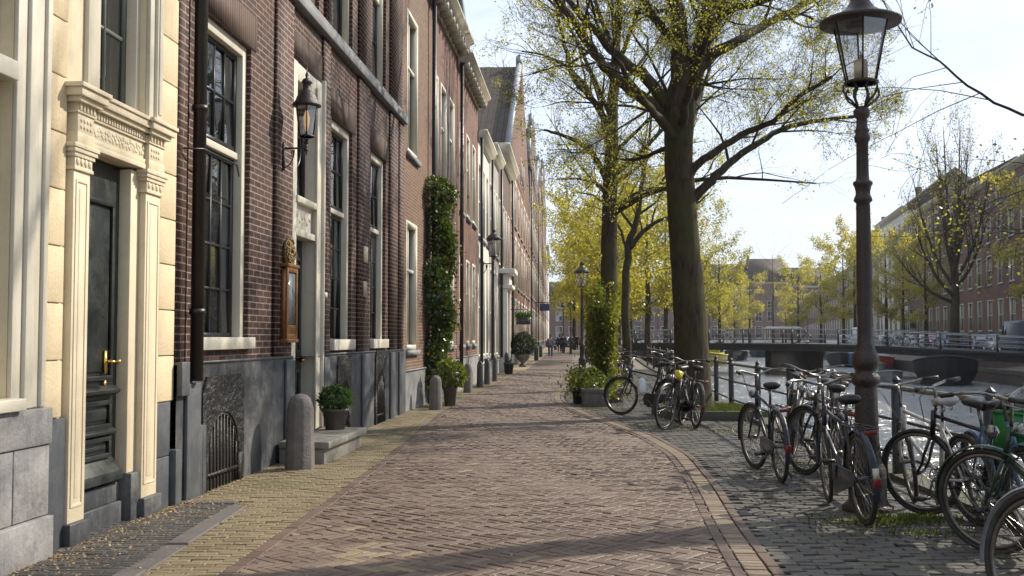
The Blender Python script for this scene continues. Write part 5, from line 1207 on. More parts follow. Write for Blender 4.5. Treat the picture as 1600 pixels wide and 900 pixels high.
# ---------------------------------------------------------------- bridge
BP, BQ = V((9.9, 82, 0)), V((30, 62, 0)); bd = (BQ-BP).normalized(); bn = V((-bd.y, bd.x, 0)); BL = (BQ-BP).length
bz = lerp_fn([(-.14, .75), (0, .97), (.2, .98), (.45, .98), (.65, .92), (.8, .70), (.9, .58), (1, .46), (1.3, .22), (1.6, .2)])
brg = thing('bridge', 'low dark steel road bridge crossing the canal on stone piers', 'bridge', (BP.x, BP.y, 0), math.atan2(bd.y, bd.x))
st_ = [-.14, -.07, 0, .1, .2, .3, .4, .5, .6, .7, .8, .9, 1, 1.15, 1.3, 1.6]
mb = MB(); DW = 4.5
for a, b_ in zip(st_[:-1], st_[1:]):
    x0, x1, z0, z1 = a*BL, b_*BL, bz(a), bz(b_)
    mb.face([(x0, -.3, z0), (x1, -.3, z1), (x1, DW, z1), (x0, DW, z0)]); mb.face([(x0, -.3, z0-.16), (x1, -.3, z1-.16), (x1, -.3, z1), (x0, -.3, z0)])
    mb.face([(x0, -.3, z0-.16), (x0, -.15, z0-.16), (x1, -.15, z1-.16), (x1, -.3, z1-.16)]); mb.face([(x0, -.15, z0-.5), (x1, -.15, z1-.5), (x1, -.15, z1-.16), (x0, -.15, z0-.16)])
    mb.face([(x0, DW, z0-.5), (x0, DW, z0), (x1, DW, z1), (x1, DW, z1-.5)]); mb.face([(x0, -.15, z0-.5), (x0, DW, z0-.5), (x1, DW, z1-.5), (x1, -.15, z1-.5)])
mb.build('deck', pm('bridge steel', (.01, .013, .015), .5, var=.3, dirt=(.06, .05, .04), dirt_amt=.5), brg)
PIER = pm('pier stone', (.07, .055, .045), .85, var=.3, scale=1.5, bump=.4, dirt=(.03, .03, .02), dirt_amt=.6)
for t_, w0, w1 in ((.435, .85, .1), (.352, .5, 2.6)):
    mb = MB(); x = t_*BL; mb.box(x-w0, x+w0, w1, DW-.2, WATER-.5, bz(t_)-.5); mb.box(x-w0-.1, x+w0+.1, w1-.12, DW-.1, WATER-.5, WATER+.25); mb.build('pier', PIER, brg)
mb = MB(); mb.box(-3.9, .35, -.1, DW-.1, WATER-.5, .45); mb.build('abutment', PIER, brg)
mb = MB(); mb.box(.90*BL, 1.5*BL, -.1, DW-.1, WATER-.5, .02); mb.build('abutment', PIER, brg)
for yy, nm in ((-.2, 0), (DW-.15, 1)):
    for k in range(11):
        t_ = -.13+k*.12; mb = MB(); mb.box(t_*BL-.05, t_*BL+.05, yy-.04, yy+.04, bz(t_)-.1, bz(t_)+1.02); mb.build('railing_post', RP, brg)
    for h, r_ in ((1.0, .035), (.66, .022), (.33, .022)):
        mb = MB(); mb.tube([(t_*BL, yy, bz(t_)+h*(1-.15*max(0, t_-.4))) for t_ in [-.14+.05*i for i in range(26)]], r_, 6); mb.build('rail', pm('bridge rail', (.28, .30, .31), .4, var=.2), brg)

# ---------------------------------------------------------------- air
mb = MB(); mb.box(-920, 920, -60, 4020, -3, 27); ho = mb.build('haze', None); tag(ho, kind='stuff')
m, t, b = nodes('haze'); t.nodes.remove(b); pv_ = N(t, 'VolumePrincipled'); pv_.inputs['Density'].default_value = .00022; pv_.inputs['Color'].default_value = (.86, .92, 1, 1); pv_.inputs['Anisotropy'].default_value = .5
t.links.new(pv_.outputs[0], t.nodes['Material Output'].inputs['Volume']); ho.data.materials.append(m)
# ---------------------------------------------------------------- right bank houses
XB = lambda y: 37.8+.2*(y-78)
def rb(label, Yn, Yf, H, wall, ncol, floors, **k):
    ww = k.pop('ww', 1.8); n = ncol
    return row_house(label, 0, 0, H, wall, [((i+.5)/n, ww) for i in range(n)], floors, p=(XB(Yf), Yf), q=(XB(Yn), Yn), z=.2, group=None, **k)
FL = [(1.7, 4.3), (5.5, 8.0), (9.0, 11.2), (11.95, 13.1)]
rb('long red brick apartment house on the right bank with tall white framed windows', 62, 99.95, 13.9, BRICK_R, 11, FL, ph=.9, cproj=.5, ch=.5, modil=0, peak=17.2, dep=11, ww=1.75)
rb('brick house at the right picture edge nearer than the long one', 34, 61.95, 13.2, BRICK_R, 8, FL, ph=.9, cproj=.5, ch=.5, modil=0, peak=16.5, dep=11, ww=1.6)
rb('brownish brick house between the long red one and the white corner house', 100, 126, 15.0, BRICK_H, 7, [(1.7, 4.3), (5.5, 8.2), (9.3, 11.6), (12.6, 14.2)], ph=.9, cproj=.5, ch=.5, modil=0, peak=18.3, dep=11, ww=1.9, plinth=WHITEWALL)
rb('white house with dark mansard roof on the right bank', 126.05, 150, 16.4, WHITEWALL, 6, [(1.7, 4.6), (6, 9), (10.4, 13), (13.9, 15.5)], ph=.6, cproj=.7, ch=.6, modil=0, peak=21.5, dep=11, ww=1.9, roofmat=pm('dark mansard', (.05, .045, .04), .7))
rb('pale grey house with blue slate roof behind the ornate lamp post', 150.05, 186, 16.0, GREYWALL, 8, [(1.7, 4.8), (6, 9), (10.4, 13)], ph=.6, cproj=.6, ch=.5, modil=0, peak=21.4, dep=12, ww=2.2, roofmat=SLATE)
rb('brown brick row on the right bank just before the bend', 186.05, 232, 12.6, BRICK_H, 10, [(1.4, 4.6), (6, 8.6), (9.6, 11.6)], ph=.6, cproj=.6, ch=.5, modil=0, peak=17, dep=12, ww=2.2, plinth=WHITEWALL)
rb('small dark roofed house at the bend of the canal', 232.05, 276, 11.5, BRICK_D, 9, [(1.4, 4.6), (6, 9)], ph=.6, cproj=.6, ch=.5, modil=0, peak=15.5, dep=12, ww=2.4)
for (x0, x1, H, pk, wl, lb, cols) in ((54, 66, 14, 22, BRICK_H, 'distant brick house with steep brown roof closing the canal view', 4), (66.1, 76, 16, 23.5, BRICK_D, 'distant dark roofed house with chimney right of the bare tree', 3), (76.1, 90, 15, 21, BRICK_H, 'distant house at the right of the canal bend', 4), (40, 53.9, 13, 18, BRICK_R, 'distant brick house left of the canal end', 4), (22, 39.9, 12, 17, BRICK_H, 'distant low house behind the yellow trees', 5), (4, 21.9, 12, 17, BRICK_D, 'distant house at the end of the street', 5)):
    row_house(lb, 0, 0, H, wl, [((i+.5)/cols, 1.9) for i in range(cols)], [(1.2, 4.4), (5.8, 8.6), (9.4, 11.4)], p=(x0, 290), q=(x1, 290), cproj=.5, ch=.5, modil=0, peak=pk, dep=14, plinth=WHITEWALL, ph=.6)

# ---------------------------------------------------------------- boats
def hull(label, x, y, rz, L_b, W_b, H_b, col, inner, extra=None, name='moored_boat'):
    t_ = thing(name, label, 'boat', (x, y, WATER), rz); mb = MB(); n = 12; rings = []
    for i in range(n+1):
        f = i/n; wx = W_b/2*(1-max(0, (f-.45)/.55)**2.2)*(.86+.14*min(1, f*4)); sh = H_b*(1+.28*max(0, f-.5)*2)
        xx = (f-.5)*L_b; rings.append([(xx*.96, 0, -.25), (xx*.97, wx*.7, -.2), (xx, wx, sh*.55), (xx*1.0, wx*1.02, sh), (xx, wx*.88, sh), (xx*.98, wx*.85, sh*.45), (xx*.97, 0, sh*.40)])
    for s_ in (1, -1):
        for i in range(n):
            for j in range(6):
                q4 = [rings[i][j], rings[i+1][j], rings[i+1][j+1], rings[i][j+1]]; mb.face([(p[0], p[1]*s_, p[2]) for p in q4])
    k = rings[0]; mb.face([(p[0], p[1], p[2]) for p in k]+[(p[0], -p[1], p[2]) for p in k[::-1]][1:-1])
    mb.build('hull', col, t_)
    mb = MB(); mb.tube([(r_[3][0], r_[3][1], r_[3][2]+.02) for r_ in rings], .05, 6); mb.tube([(r_[3][0], -r_[3][1], r_[3][2]+.02) for r_ in rings], .05, 6); mb.build('gunwale', inner, t_)
    if extra == 'open':
        for xx in (-.25, .1): mb = MB(); mb.box(xx*L_b-.15, xx*L_b+.15, -W_b*.42, W_b*.42, H_b*.7, H_b*.76); mb.build('bench', GOLDWOOD, t_)
        mb = MB(); mb.box(-L_b/2-.25, -L_b/2-.02, -.12, .12, H_b*.3, H_b*1.35); mb.build('outboard_motor', BLKPAINT, t_, bevel=.03)
    if extra == 'cabin':
        mb = MB(); mb.prism_x([(-W_b*.36, H_b*.8), (W_b*.36, H_b*.8), (W_b*.30, H_b+.95), (-W_b*.30, H_b+.95)][::-1], -L_b*.32, L_b*.18); cb = mb.build('cabin', inner, t_, bevel=.05)
        for i in range(4):
            for s_ in (1, -1): mb = MB(); xx = -L_b*.27+i*L_b*.115; mb.box(xx, xx+L_b*.08, s_*W_b*.335-.03, s_*W_b*.335+.03, H_b+.25, H_b+.7); mb.build('window', GLASSF, cb)
    if extra == 'cover':
        mb = MB(); mb.prism_x([(-W_b*.45, H_b), (W_b*.45, H_b), (W_b*.3, H_b+.45), (0, H_b+.6), (-W_b*.3, H_b+.45)][::-1], -L_b*.4, L_b*.25); mb.build('cover', inner, t_, bevel=.08)
    return t_
c_ = lambda n, col: pm(n, col, .75, var=.2, scale=2)
P_ = at(1390, 527, 70); hull('small pale green open motorboat seen end on by the far canal wall', P_.x-1.2, 70, R(262), 4.5, 1.7, .75, c_('pale hull', (.25, .32, .30)), c_('cream rail', (.5, .47, .4)), 'open')
P_ = at(1424, 527, 63); hull('small half hidden grey dinghy right of the pale green motorboat', P_.x-1.3, 63, R(255), 3.2, 1.4, .5, c_('grey hull', (.18, .2, .2)), c_('grey rail', (.3, .3, .3)), 'open')
P_ = at(1316, 527, 96); hull('dark covered boat moored behind the bridge, left of the lamp post', P_.x, 96, R(250), 8, 2.8, 1.0, c_('dark hull', (.03, .03, .035)), c_('grey canvas', (.16, .17, .18)), 'cover')
P_ = at(1500, 527, 57); bgh = hull('big black barge bow with a blue arc lying under the right end of the bridge', P_.x, 59, R(250), 5.2, 3.3, 1.25, c_('black hull', (.008, .009, .011)), c_('blue rail', (.015, .03, .05)), None)
mb = MB(); mb.torus((-2.6, 0, .95), .95, .07, axis='x' if False else 'y', n=24, m=6, a0=math.pi, a1=2*math.pi)
mb.v = [(-2.62-.02*v[1], v[0]+2.6, v[2]+.30) for v in mb.v]; mb.build('blue_arc', c_('blue stripe', (.02, .07, .14)), bgh)
for i, (px, Y, lb, c1, c2, ex) in enumerate([(1150, 120, 'dark low boat left of the first bridge pier', (.02, .02, .025), (.1, .1, .1), 'cabin'), (1185, 140, 'blue hulled boat between the bridge piers', (.03, .05, .08), (.25, .25, .25), 'cover'), (1112, 98, 'yellow topped boat under the left end of the bridge', (.12, .13, .02), (.5, .42, .04), 'cabin'),
        (1455, 84, 'red and white boat under the bridge beside the black barge', (.35, .04, .03), (.6, .6, .6), 'cabin'), (1432, 96, 'light blue boat moored behind the red and white one', (.1, .2, .35), (.55, .6, .65), 'cover'), (1280, 125, 'grey cabin boat beyond the bridge before the parked cars', (.1, .1, .1), (.3, .3, .3), 'cabin'), (1255, 150, 'small white boat far beyond the wide bridge pier', (.5, .5, .48), (.4, .35, .3), 'cover')]):
    P_ = at(px, 527, Y); xx = min(P_.x, RE(Y)-1.8); hull(lb, xx, Y, R(253), 7.5, 2.5, .95, c_('hull paint %d' % i, c1), c_('top paint %d' % i, c2), ex)

# ---------------------------------------------------------------- cars on the far quay
def car_proto(col, i):
    t_ = thing('parked_car', '', 'car', (0, 0, 0), 0, 'cars parked on the far quay')
    W2_ = .86; prof = [(-2.1, .32), (-2.12, .62), (-2.0, .86), (-1.55, .93), (-1.0, 1.38), (-.6, 1.46), (.35, 1.44), (1.0, .98), (1.75, .86), (2.08, .68), (2.1, .35)]
    mb = MB(); mb.prism(prof[::-1], -W2_, W2_); b_ = mb.build('body', pm('car paint %d' % i, col, .25, var=.05, coat=.5), t_, bevel=.09)
    mb = MB(); 
    for s_ in (1, -1): mb.prism([(-1.35, .95), (.85, .95), (.3, 1.36), (-.95, 1.32)][::-1], s_*W2_-.01, s_*W2_+.012)
    mb.prism_x([(-.7, .98), (.7, .98), (.62, 1.36), (-.62, 1.36)], 0, 0)
    mb.build('side_window', GLASSF, t_)
    for x0, z0, x1, z1, nm in ((1.02, .99, .42, 1.41, 'windscreen'), (-1.52, .97, -1.06, 1.34, 'rear_window')):
        mb = MB(); o = .03 if x0 > 0 else -.03; mb.face([(x0+o, -.72, z0+.03), (x0+o, .72, z0+.03), (x1+o, .6, z1+.03), (x1+o, -.6, z1+.03)]); mb.build(nm, GLASSF, t_)
    for x in (-1.3, 1.3):
        for s_ in (1, -1):
            mb = MB(); mb.torus((x, s_*.80, .31), .24, .09, n=18, m=6); wh = mb.build('wheel', BLKPAINT, t_); mb = MB(); mb.torus((x, s_*.84, .31), .1, .09, n=12, m=6, flat=1); mb.build('rim', pm('alloy', (.5, .5, .52), .3, metal=.8), wh)
    for s_ in (1, -1):
        mb = MB(); mb.box(2.0, 2.1, s_*.62-.14, s_*.62+.14, .66, .78); mb.build('headlight', pm('lamp glass', (.7, .7, .7), .15), t_); mb = MB(); mb.box(-2.13, -2.05, s_*.66-.1, s_*.66+.1, .66, .84); mb.build('tail_light', RED, t_)
    return t_
CC = [((.55, .56, .57), 'silver'), ((.65, .65, .64), 'white'), ((.03, .035, .04), 'black'), ((.05, .08, .16), 'dark blue'), ((.30, .03, .03), 'red'), ((.18, .19, .20), 'grey')]
cp = [car_proto(c[0], i) for i, c in enumerate(CC)]; used = set()
spots = [(1170, 152), (1195, 146), (1222, 142), (1262, 136), (1276, 131), (1292, 127), (1308, 123), (1325, 119), (1368, 113), (1383, 109), (1398, 105), (1414, 101), (1430, 97.5), (1446, 94), (1462, 90), (1520, 80), (1546, 76), (1575, 72)]
near = ['leftmost in the far row', 'left of the flat white canopy', 'under the flat white canopy', 'right of the flat white canopy', 'second right of the flat white canopy', 'third right of the flat white canopy', 'between the canopy and the ornate lamp post', 'close left of the ornate lamp post', 'right of the ornate lamp post', 'second right of the lamp post', 'third right of the lamp post', 'before the white house with the green sign', 'under the green sign', 'just right of the green sign', 'left of the large nearly bare tree', 'right of the large nearly bare tree', 'near the right end of the bridge railing', 'at the right picture edge']
for i, (px, Y) in enumerate(spots):
    k = [0, 1, 2, 0, 5, 1, 3, 1, 0, 5, 1, 2, 0, 4, 3, 2, 5, 3][i]
    x = max(at(px, 527, Y).x, RE(Y)+5.5); o = cp[k] if k not in used else copy_tree(cp[k]); used.add(k)
    o.location = (x, Y, .2); o.rotation_euler = (0, 0, R(79+(i % 3)*8-8)); o['label'] = CC[k][1]+' car parked on the far quay '+near[i]
def van(px, Y, col, lb):
    t_ = thing('parked_van', lb, 'van', (at(px, 527, Y).x, Y, .2), R(80)); mb = MB(); mb.prism([(-2.4, .35), (-2.4, 2.15), (-2.2, 2.3), (1.2, 2.3), (1.9, 1.35), (2.4, 1.1), (2.45, .4)][::-1], -.95, .95); mb.build('body', pm(lb, col, .35), t_, bevel=.1)
    mb = MB(); 
    for s_ in (1, -1): mb.prism([(.5, 1.3), (1.65, 1.35), (1.2, 2.0), (.5, 2.0)][::-1], s_*.95-.01, s_*.95+.02)
    mb.build('side_window', GLASSF, t_)
    for x in (-1.5, 1.6):
        for s_ in (1, -1): mb = MB(); mb.torus((x, s_*.9, .34), .25, .1, n=16, m=6); mb.build('wheel', BLKPAINT, t_)
van(1347, 118, (.5, .52, .54), 'grey white van parked behind the ornate lamp post'); van(1600, 70, (.05, .07, .1), 'dark van beyond the right end of the bridge')
cn = thing('canopy', 'flat white canopy on thin posts beyond the bridge', 'canopy', (at(1223, 527, 120).x, 120, 0), 0)
mb = MB(); mb.box(-1.9, 1.9, -1.2, 1.2, 2.35, 2.5); mb.box(-1.7, 1.7, -1, 1, 2.5, 2.6); mb.build('roof', WHITEWALL, cn, bevel=.03)
for x in (-1.75, 1.75):
    for y in (-1.1, 1.1): mb = MB(); mb.tube([(x, y, 0), (x, y, 2.35)], .05, 6); mb.build('post', WHITE, cn)
(P_) = at(1437, 497, 122); gs = thing('shop_sign', 'dark green square sign on a post before the white house across the canal', 'sign', (P_.x, 122, .2), R(-10))
mb = MB(); mb.box(-1.05, 1.05, -.1, .1, 2.3, 4.4); mb.build('panel', pm('green sign', (.01, .045, .035), .5), gs, bevel=.05)
mb = MB(); mb.box(-.06, .06, -.06, .06, 0, 2.3); mb.build('post', BLKPAINT, gs)
mb = MB(); mb.tube([(-.5, -.12, 3.2), (-.1, -.12, 3.35), (.1, -.12, 3.3), (.5, -.12, 3.35)], .05, 5); mb.build('lettering', pm('gold lettering', (.4, .35, .05), .5), gs)

# ---------------------------------------------------------------- bicycles
RUB = pm('tyre rubber', (.018, .017, .016), .7, var=.3, dirt=(.09, .075, .055), dirt_amt=.5, dscale=6)
CHROME = pm('worn chrome', (.24, .235, .225), .3, metal=.85, var=.35, scale=12, dirt=(.05, .035, .025), dirt_amt=.5, dscale=8)
ALU = pm('dull alloy', (.16, .155, .15), .35, metal=.8, var=.3, scale=8, dirt=(.1, .06, .04), dirt_amt=.4)
SADDLE = pm('black saddle', (.014, .013, .013), .42, var=.2)
BIKEP = {k: pm('bike paint '+k, c, .35, var=.15, coat=.1, dirt=(.06, .045, .035), dirt_amt=.3, dscale=6) for k, c in dict(black=(.012, .012, .014), navy=(.01, .016, .032), blue=(.04, .09, .16), white=(.48, .47, .44), silver=(.35, .36, .37), green=(.012, .035, .022), purple=(.10, .06, .10), red=(.22, .02, .02)).items()}
WR = .345
def wheel_meshes():
    out = {}
    mb = MB(); mb.torus((0, 0, 0), WR-.017, .018, n=44, m=8); o = mb.build('tyre', RUB, smooth=True); out['tyre'] = o.data; bpy.data.objects.remove(o)
    mb = MB(); mb.torus((0, 0, 0), WR-.043, .011, n=44, m=6); mb.torus((0, 0, 0), WR-.048, .0125, n=44, m=4); o = mb.build('rim', ALU); out['rim'] = o.data; bpy.data.objects.remove(o)
    mb = MB()
    for k in range(32):
        a = 2*math.pi*k/32; b_ = a+(.5 if k % 4 < 2 else -.5)*1.0; s_ = .03 if k % 2 else -.03
        mb.tube([(.022*math.cos(b_), s_, .022*math.sin(b_)), ((WR-.05)*math.cos(a), 0, (WR-.05)*math.sin(a))], .0016, 3, cap=False)
    o = mb.build('spokes', CHROME); out['spokes'] = o.data; bpy.data.objects.remove(o)
    mb = MB(); mb.tube([(0, -.05, 0), (0, .05, 0)], .018, 10); mb.tube([(0, -.065, 0), (0, .065, 0)], .007, 6); o = mb.build('hub', ALU); out['hub'] = o.data; bpy.data.objects.remove(o)
    return out
WM = wheel_meshes()
def child(name, data, par, loc=(0, 0, 0)):
    o = bpy.data.objects.new(name, data); COL.objects.link(o); o.parent = par; o.location = loc; return o
def wheel(par, loc):
    w_ = child('wheel', WM['tyre'], par, loc)
    for k in ('rim', 'spokes', 'hub'): child(k, WM[k], w_)
    return w_
def arc_strip(mb, c, r, a0, a1, wd, n=18, th=.004):
    for i in range(n):
        x0, x1 = a0+(a1-a0)*i/n, a0+(a1-a0)*(i+1)/n
        for (ya, yb, ra, rb_) in ((-wd/2, -wd/4, r-.012, r), (-wd/4, wd/4, r, r), (wd/4, wd/2, r, r-.012)):
            f = lambda a, rr_, y: (c[0]+rr_*math.cos(a), y, c[2]+rr_*math.sin(a))
            mb.face([f(x0, ra, ya), f(x1, ra, ya), f(x1, rb_, yb), f(x0, rb_, yb)])
def bicycle(label, rear, front, color='black', style='city', lean=0., steer=0., fender=True, rack=True, saddle=SADDLE, bar='city', light=True, sc=1.0, group='bicycles parked along the quay', flip=False, chainguard=True, simple=False):
    rear, front = V((rear[0], rear[1], 0)), V((front[0], front[1], 0)); d = (front-rear).normalized(); ang = math.atan2(d.y, d.x)
    mid = rear+d*.54
    t_ = thing('bicycle', label, 'bicycle', (mid.x, mid.y, 0), ang, group); t_.rotation_euler = (lean, 0, ang)
    P = BIKEP[color]; ra, fa = V((-.54, 0, WR)), V((.54, 0, WR)); bb = V((-.09, 0, .29)); st1 = V((-.27, 0, .76)); hb, ht = V((.405, 0, .62)), V((.345, 0, .84))
    mb = MB()
    if style == 'step':
        mb.tube([ht+V((.01, 0, -.03)), V((.22, 0, .56)), V((.05, 0, .40)), V((-.12, 0, .36)), ], .016, 8); mb.tube([hb, V((.22, 0, .42)), V((.04, 0, .31)), bb], .018, 8)
    else: mb.tube([ht+V((.01, 0, -.04)), st1+V((.015, 0, -.05))], .0155, 8); mb.tube([hb+V((0, 0, .02)), bb], .018, 8)
    mb.tube([bb, st1], .017, 8); mb.tube([hb, ht], .022, 10)
    for s_ in (1, -1):
        mb.tube([st1+V((0, .015*s_, -.05)), ra+V((0, .055*s_, 0))], .009, 6); mb.tube([bb+V((0, .02*s_, 0)), ra+V((0, .055*s_, 0))], .010, 6)
    mb.build('frame', P, t_, smooth=True)
    wheel(t_, ra)
    # everything that turns with the handlebar
    pv = V((.40, 0, 0)); M = Matrix.Translation(pv) @ Matrix.Rotation(steer, 4, 'Z') @ Matrix.Translation(-pv)
    mb = MB()
    for s_ in (1, -1): mb.tube([hb+V((0, .035*s_, 0)), V((.46, .05*s_, .50)), V((.49, .052*s_, .42)), fa+V((0, .055*s_, 0))], [.013, .012, .010, .009], 8)
    mb.tube([hb+V((0, -.045, 0)), hb+V((0, .045, 0))], .014, 6)
    fk = mb.build('fork', P if not style == 'mtb' else CHROME, t_, smooth=True); fk.matrix_local = M
    fw_ = wheel(t_, (0, 0, 0)); fw_.matrix_local = M @ Matrix.Translation(fa)
    mb = MB(); mb.tube([ht, V((.33, 0, .98)), V((.345, 0, 1.01))], .013, 8)
    if bar == 'city':
        for s_ in (1, -1): mb.tube([(.345, 0, 1.01), (.36, .06*s_, 1.02), (.345, .16*s_, 1.055), (.27, .25*s_, 1.06), (.17, .285*s_, 1.05)], .011, 8)
        gp = [[(.20, .278*s_, 1.052), (.08, .30*s_, 1.042)] for s_ in (1, -1)]
    else:
        for s_ in (1, -1): mb.tube([(.345, 0, 1.01), (.37, .05*s_, 1.02), (.35, .2*s_, 1.04), (.32, .28*s_, 1.04)], .012, 8)
        gp = [[(.335, .2*s_, 1.04), (.30, .32*s_, 1.04)] for s_ in (1, -1)]
    hbo = mb.build('handlebar', CHROME, t_, smooth=True); hbo.matrix_local = M
    for g_ in gp: mb = MB(); mb.tube(g_, .017, 8); mb.build('grip', SADDLE, hbo, smooth=True)
    mb = MB()
    for s_ in (1,): mb.tube([(gp[0][0][0]+.06, gp[0][0][1]*s_*.9, 1.05), (gp[0][0][0]+.05, gp[0][0][1]*s_*.95+.0, 1.02), (gp[0][1][0]+.03, gp[0][1][1]*s_, 1.0)], .005, 5)
    mb.tube([(.27, .2, 1.05), (.40, .12, .95), (.43, .04, .75)], .004, 4, cap=False); mb.build('brake_lever', CHROME, hbo)
    if light:
        mb = MB(); mb.lathe([(.012, -.04), (.04, -.02), (.045, .02), (.02, .03)], 12); mb.v = [(.47+v[2], v[1], .80+v[0]) for v in mb.v]; lt = mb.build('headlight', CHROME, t_); lt.matrix_local = M
    # saddle
    mb = MB(); ss = [(-.13, .075, .02), (-.09, .09, .03), (-.02, .075, .02), (.04, .035, .01), (.10, .022, .005), (.14, .012, 0)]
    R1 = []
    for (x, hw, up) in ss: R1.append([(x, hw*math.cos(a), up+.028*math.sin(a) if math.sin(a) > 0 else up+.04*math.sin(a)) for a in [2*math.pi*k/10 for k in range(10)]])
    n0_ = len(mb.v)
    for r_ in R1: mb.v += [(p[0]-.31, p[1], p[2]+.91) for p in r_]
    for i in range(len(ss)-1):
        for k in range(10): j = (k+1) % 10; q = i*10; mb.f.append((q+k, q+j, q+10+j, q+10+k))
    mb.f.append(tuple(range(10))[::-1]); mb.f.append(tuple(range(50, 60))); sd = mb.build('saddle', saddle, t_, smooth=True)
    mb = MB(); mb.tube([st1, V((-.305, 0, .89))], .0125, 8); mb.torus((-.38, .03, .87), .018, .004, n=10, m=4); mb.torus((-.38, -.03, .87), .018, .004, n=10, m=4); mb.build('seat_post', CHROME, sd)
    # drive train
    mb = MB(); mb.torus((bb.x, .045, bb.z), .085, .006, n=24, m=4); 
    for k in range(5): a = k*1.257; mb.tube([(bb.x, .045, bb.z), (bb.x+.085*math.cos(a), .045, bb.z+.085*math.sin(a))], .006, 4)
    mb.tube([(bb.x, -.07, bb.z), (bb.x, .075, bb.z)], .014, 8); ca = random.uniform(0, 6.28)
    for s_ in (1, -1): mb.tube([(bb.x, .07*s_, bb.z), (bb.x+.165*s_*math.cos(ca), .085*s_, bb.z+.165*s_*math.sin(ca))], .009, 6)
    cs = mb.build('crankset', ALU, t_)
    for s_ in (1, -1):
        px_, pz_ = bb.x+.165*s_*math.cos(ca), bb.z+.165*s_*math.sin(ca); mb = MB(); mb.box(px_-.04, px_+.04, s_*.09 if s_ > 0 else -.18, .18 if s_ > 0 else -.09, pz_-.012, pz_+.012); mb.build('pedal', SADDLE, cs)
    if chainguard:
        mb = MB(); pts = [(bb.x+.11, bb.z+.02), (bb.x+.08, bb.z+.10), (bb.x-.02, bb.z+.12), (ra.x-.03, ra.z+.055), (ra.x-.06, ra.z), (ra.x-.03, ra.z-.045), (bb.x, bb.z-.11), (bb.x+.08, bb.z-.08)]
        mb.prism(pts[::-1], .058, .072); mb.build('chain_guard', P if color != 'white' else BIKEP['black'], t_, bevel=.004)
    else:
        mb = MB(); mb.tube([(bb.x, .045, bb.z+.085), (ra.x, .045, ra.z+.04)], .005, 4); mb.tube([(bb.x, .045, bb.z-.085), (ra.x, .045, ra.z-.04)], .005, 4); mb.build('chain', BLKPAINT, t_)
    if fender:
        mb = MB(); arc_strip(mb, ra, WR+.022, R(15), R(200), .055); f_ = mb.build('mudguard', P, t_)
        mb = MB(); mb.tube([(ra.x, .06, ra.z), (ra.x+(WR+.02)*math.cos(R(190)), .025, ra.z+(WR+.02)*math.sin(R(190)))], .003, 4); mb.tube([(ra.x, -.06, ra.z), (ra.x+(WR+.02)*math.cos(R(190)), -.025, ra.z+(WR+.02)*math.sin(R(190)))], .003, 4); mb.build('stay', CHROME, f_)
        mb = MB(); arc_strip(mb, fa, WR+.022, R(-10), R(125), .055); f2 = mb.build('mudguard', P, t_); f2.matrix_local = M
        mb = MB(); a = R(178); c0 = (ra.x+(WR+.035)*math.cos(a), ra.z+(WR+.035)*math.sin(a)); mb.box(c0[0]-.012, c0[0]+.005, -.028, .028, c0[1]-.03, c0[1]+.035); mb.build('tail_light', RED, t_, bevel=.004)
        mb = MB(); a = R(166); c0 = (ra.x+(WR+.03)*math.cos(a), ra.z+(WR+.03)*math.sin(a)); mb.box(c0[0]-.006, c0[0]+.004, -.022, .022, c0[1]-.05, c0[1]+.03); mb.build('plate', WHITE, t_) if 'lamp post, nearest' in label else None
    if rack:
        mb = MB()
        for s_ in (1, -1):
            mb.tube([(-.30, .05*s_, .735), (-.5, .065*s_, .74), (-.84, .065*s_, .74)], .006, 6); mb.tube([(ra.x, .062*s_, ra.z), (-.72, .065*s_, .74)], .005, 6); mb.tube([(ra.x, .062*s_, ra.z), (-.50, .065*s_, .74)], .005, 6)
        mb.tube([(-.5, 0, .742), (-.84, 0, .742)], .005, 5)
        for x in (-.45, -.6, -.84): mb.tube([(x, -.065, .74), (x, .065, .74)], .005, 6)
        rk = mb.build('carrier_rack', BIKEP['black'], t_); mb = MB(); mb.box(-.87, -.848, -.045, .045, .70, .73); mb.build('rear_reflector', RED, rk, bevel=.004)
    mb = MB(); mb.tube([(-.28, -.03, .27), (-.36, -.14, .02)], .008, 6); mb.tube([(-.36, -.14, .02), (-.30, -.16, .015)], .009, 5); mb.build('kickstand', ALU, t_)
    if sc != 1: t_.scale = (sc,)*3
    return t_
def g2(x, y): v = gr(x, y); return (v.x, v.y)
def off(r_, f_, k=1.08):
    r_, f_ = V((*r_, 0)), V((*f_, 0)); d = (f_-r_).normalized(); m_ = (r_+f_)/2; return tuple((m_-d*k/2).xy), tuple((m_+d*k/2).xy)
BK = []
def bk(lb, r_, f_, **k): r_, f_ = off(r_, f_); BK.append(bicycle(lb, r_, f_, **k)); return BK[-1]
bk('dark blue city bicycle leftmost of the group before the ornate lamp post', g2(1224, 756), g2(1182, 731), color='navy', lean=R(-3), steer=R(12), style='city')
bk('black bicycle with mudguards and red rear reflector right beside the lamp post, nearest to us', g2(1349, 819), g2(1294, 787), color='navy', lean=R(-4), steer=R(-8))
bk('black bicycle with red reflector between the two nearest dark ones', (2.98, 9.75), (3.02, 10.85), color='black', lean=R(3), steer=R(20))
bk('dark purple bicycle facing us behind the lamp post group', (3.34, 11.6), (3.18, 10.5), color='purple', lean=R(-5), steer=R(-25))
bk('grey framed bicycle leaning on the railing behind the dark group', (3.50, 10.6), (3.46, 11.7), color='silver', lean=R(-10), steer=R(15), rack=False)
bk('black step-through bicycle hidden deepest in the group at the railing', (3.45, 13.3), (3.25, 12.2), color='black', style='step', lean=R(-8), steer=R(-10))
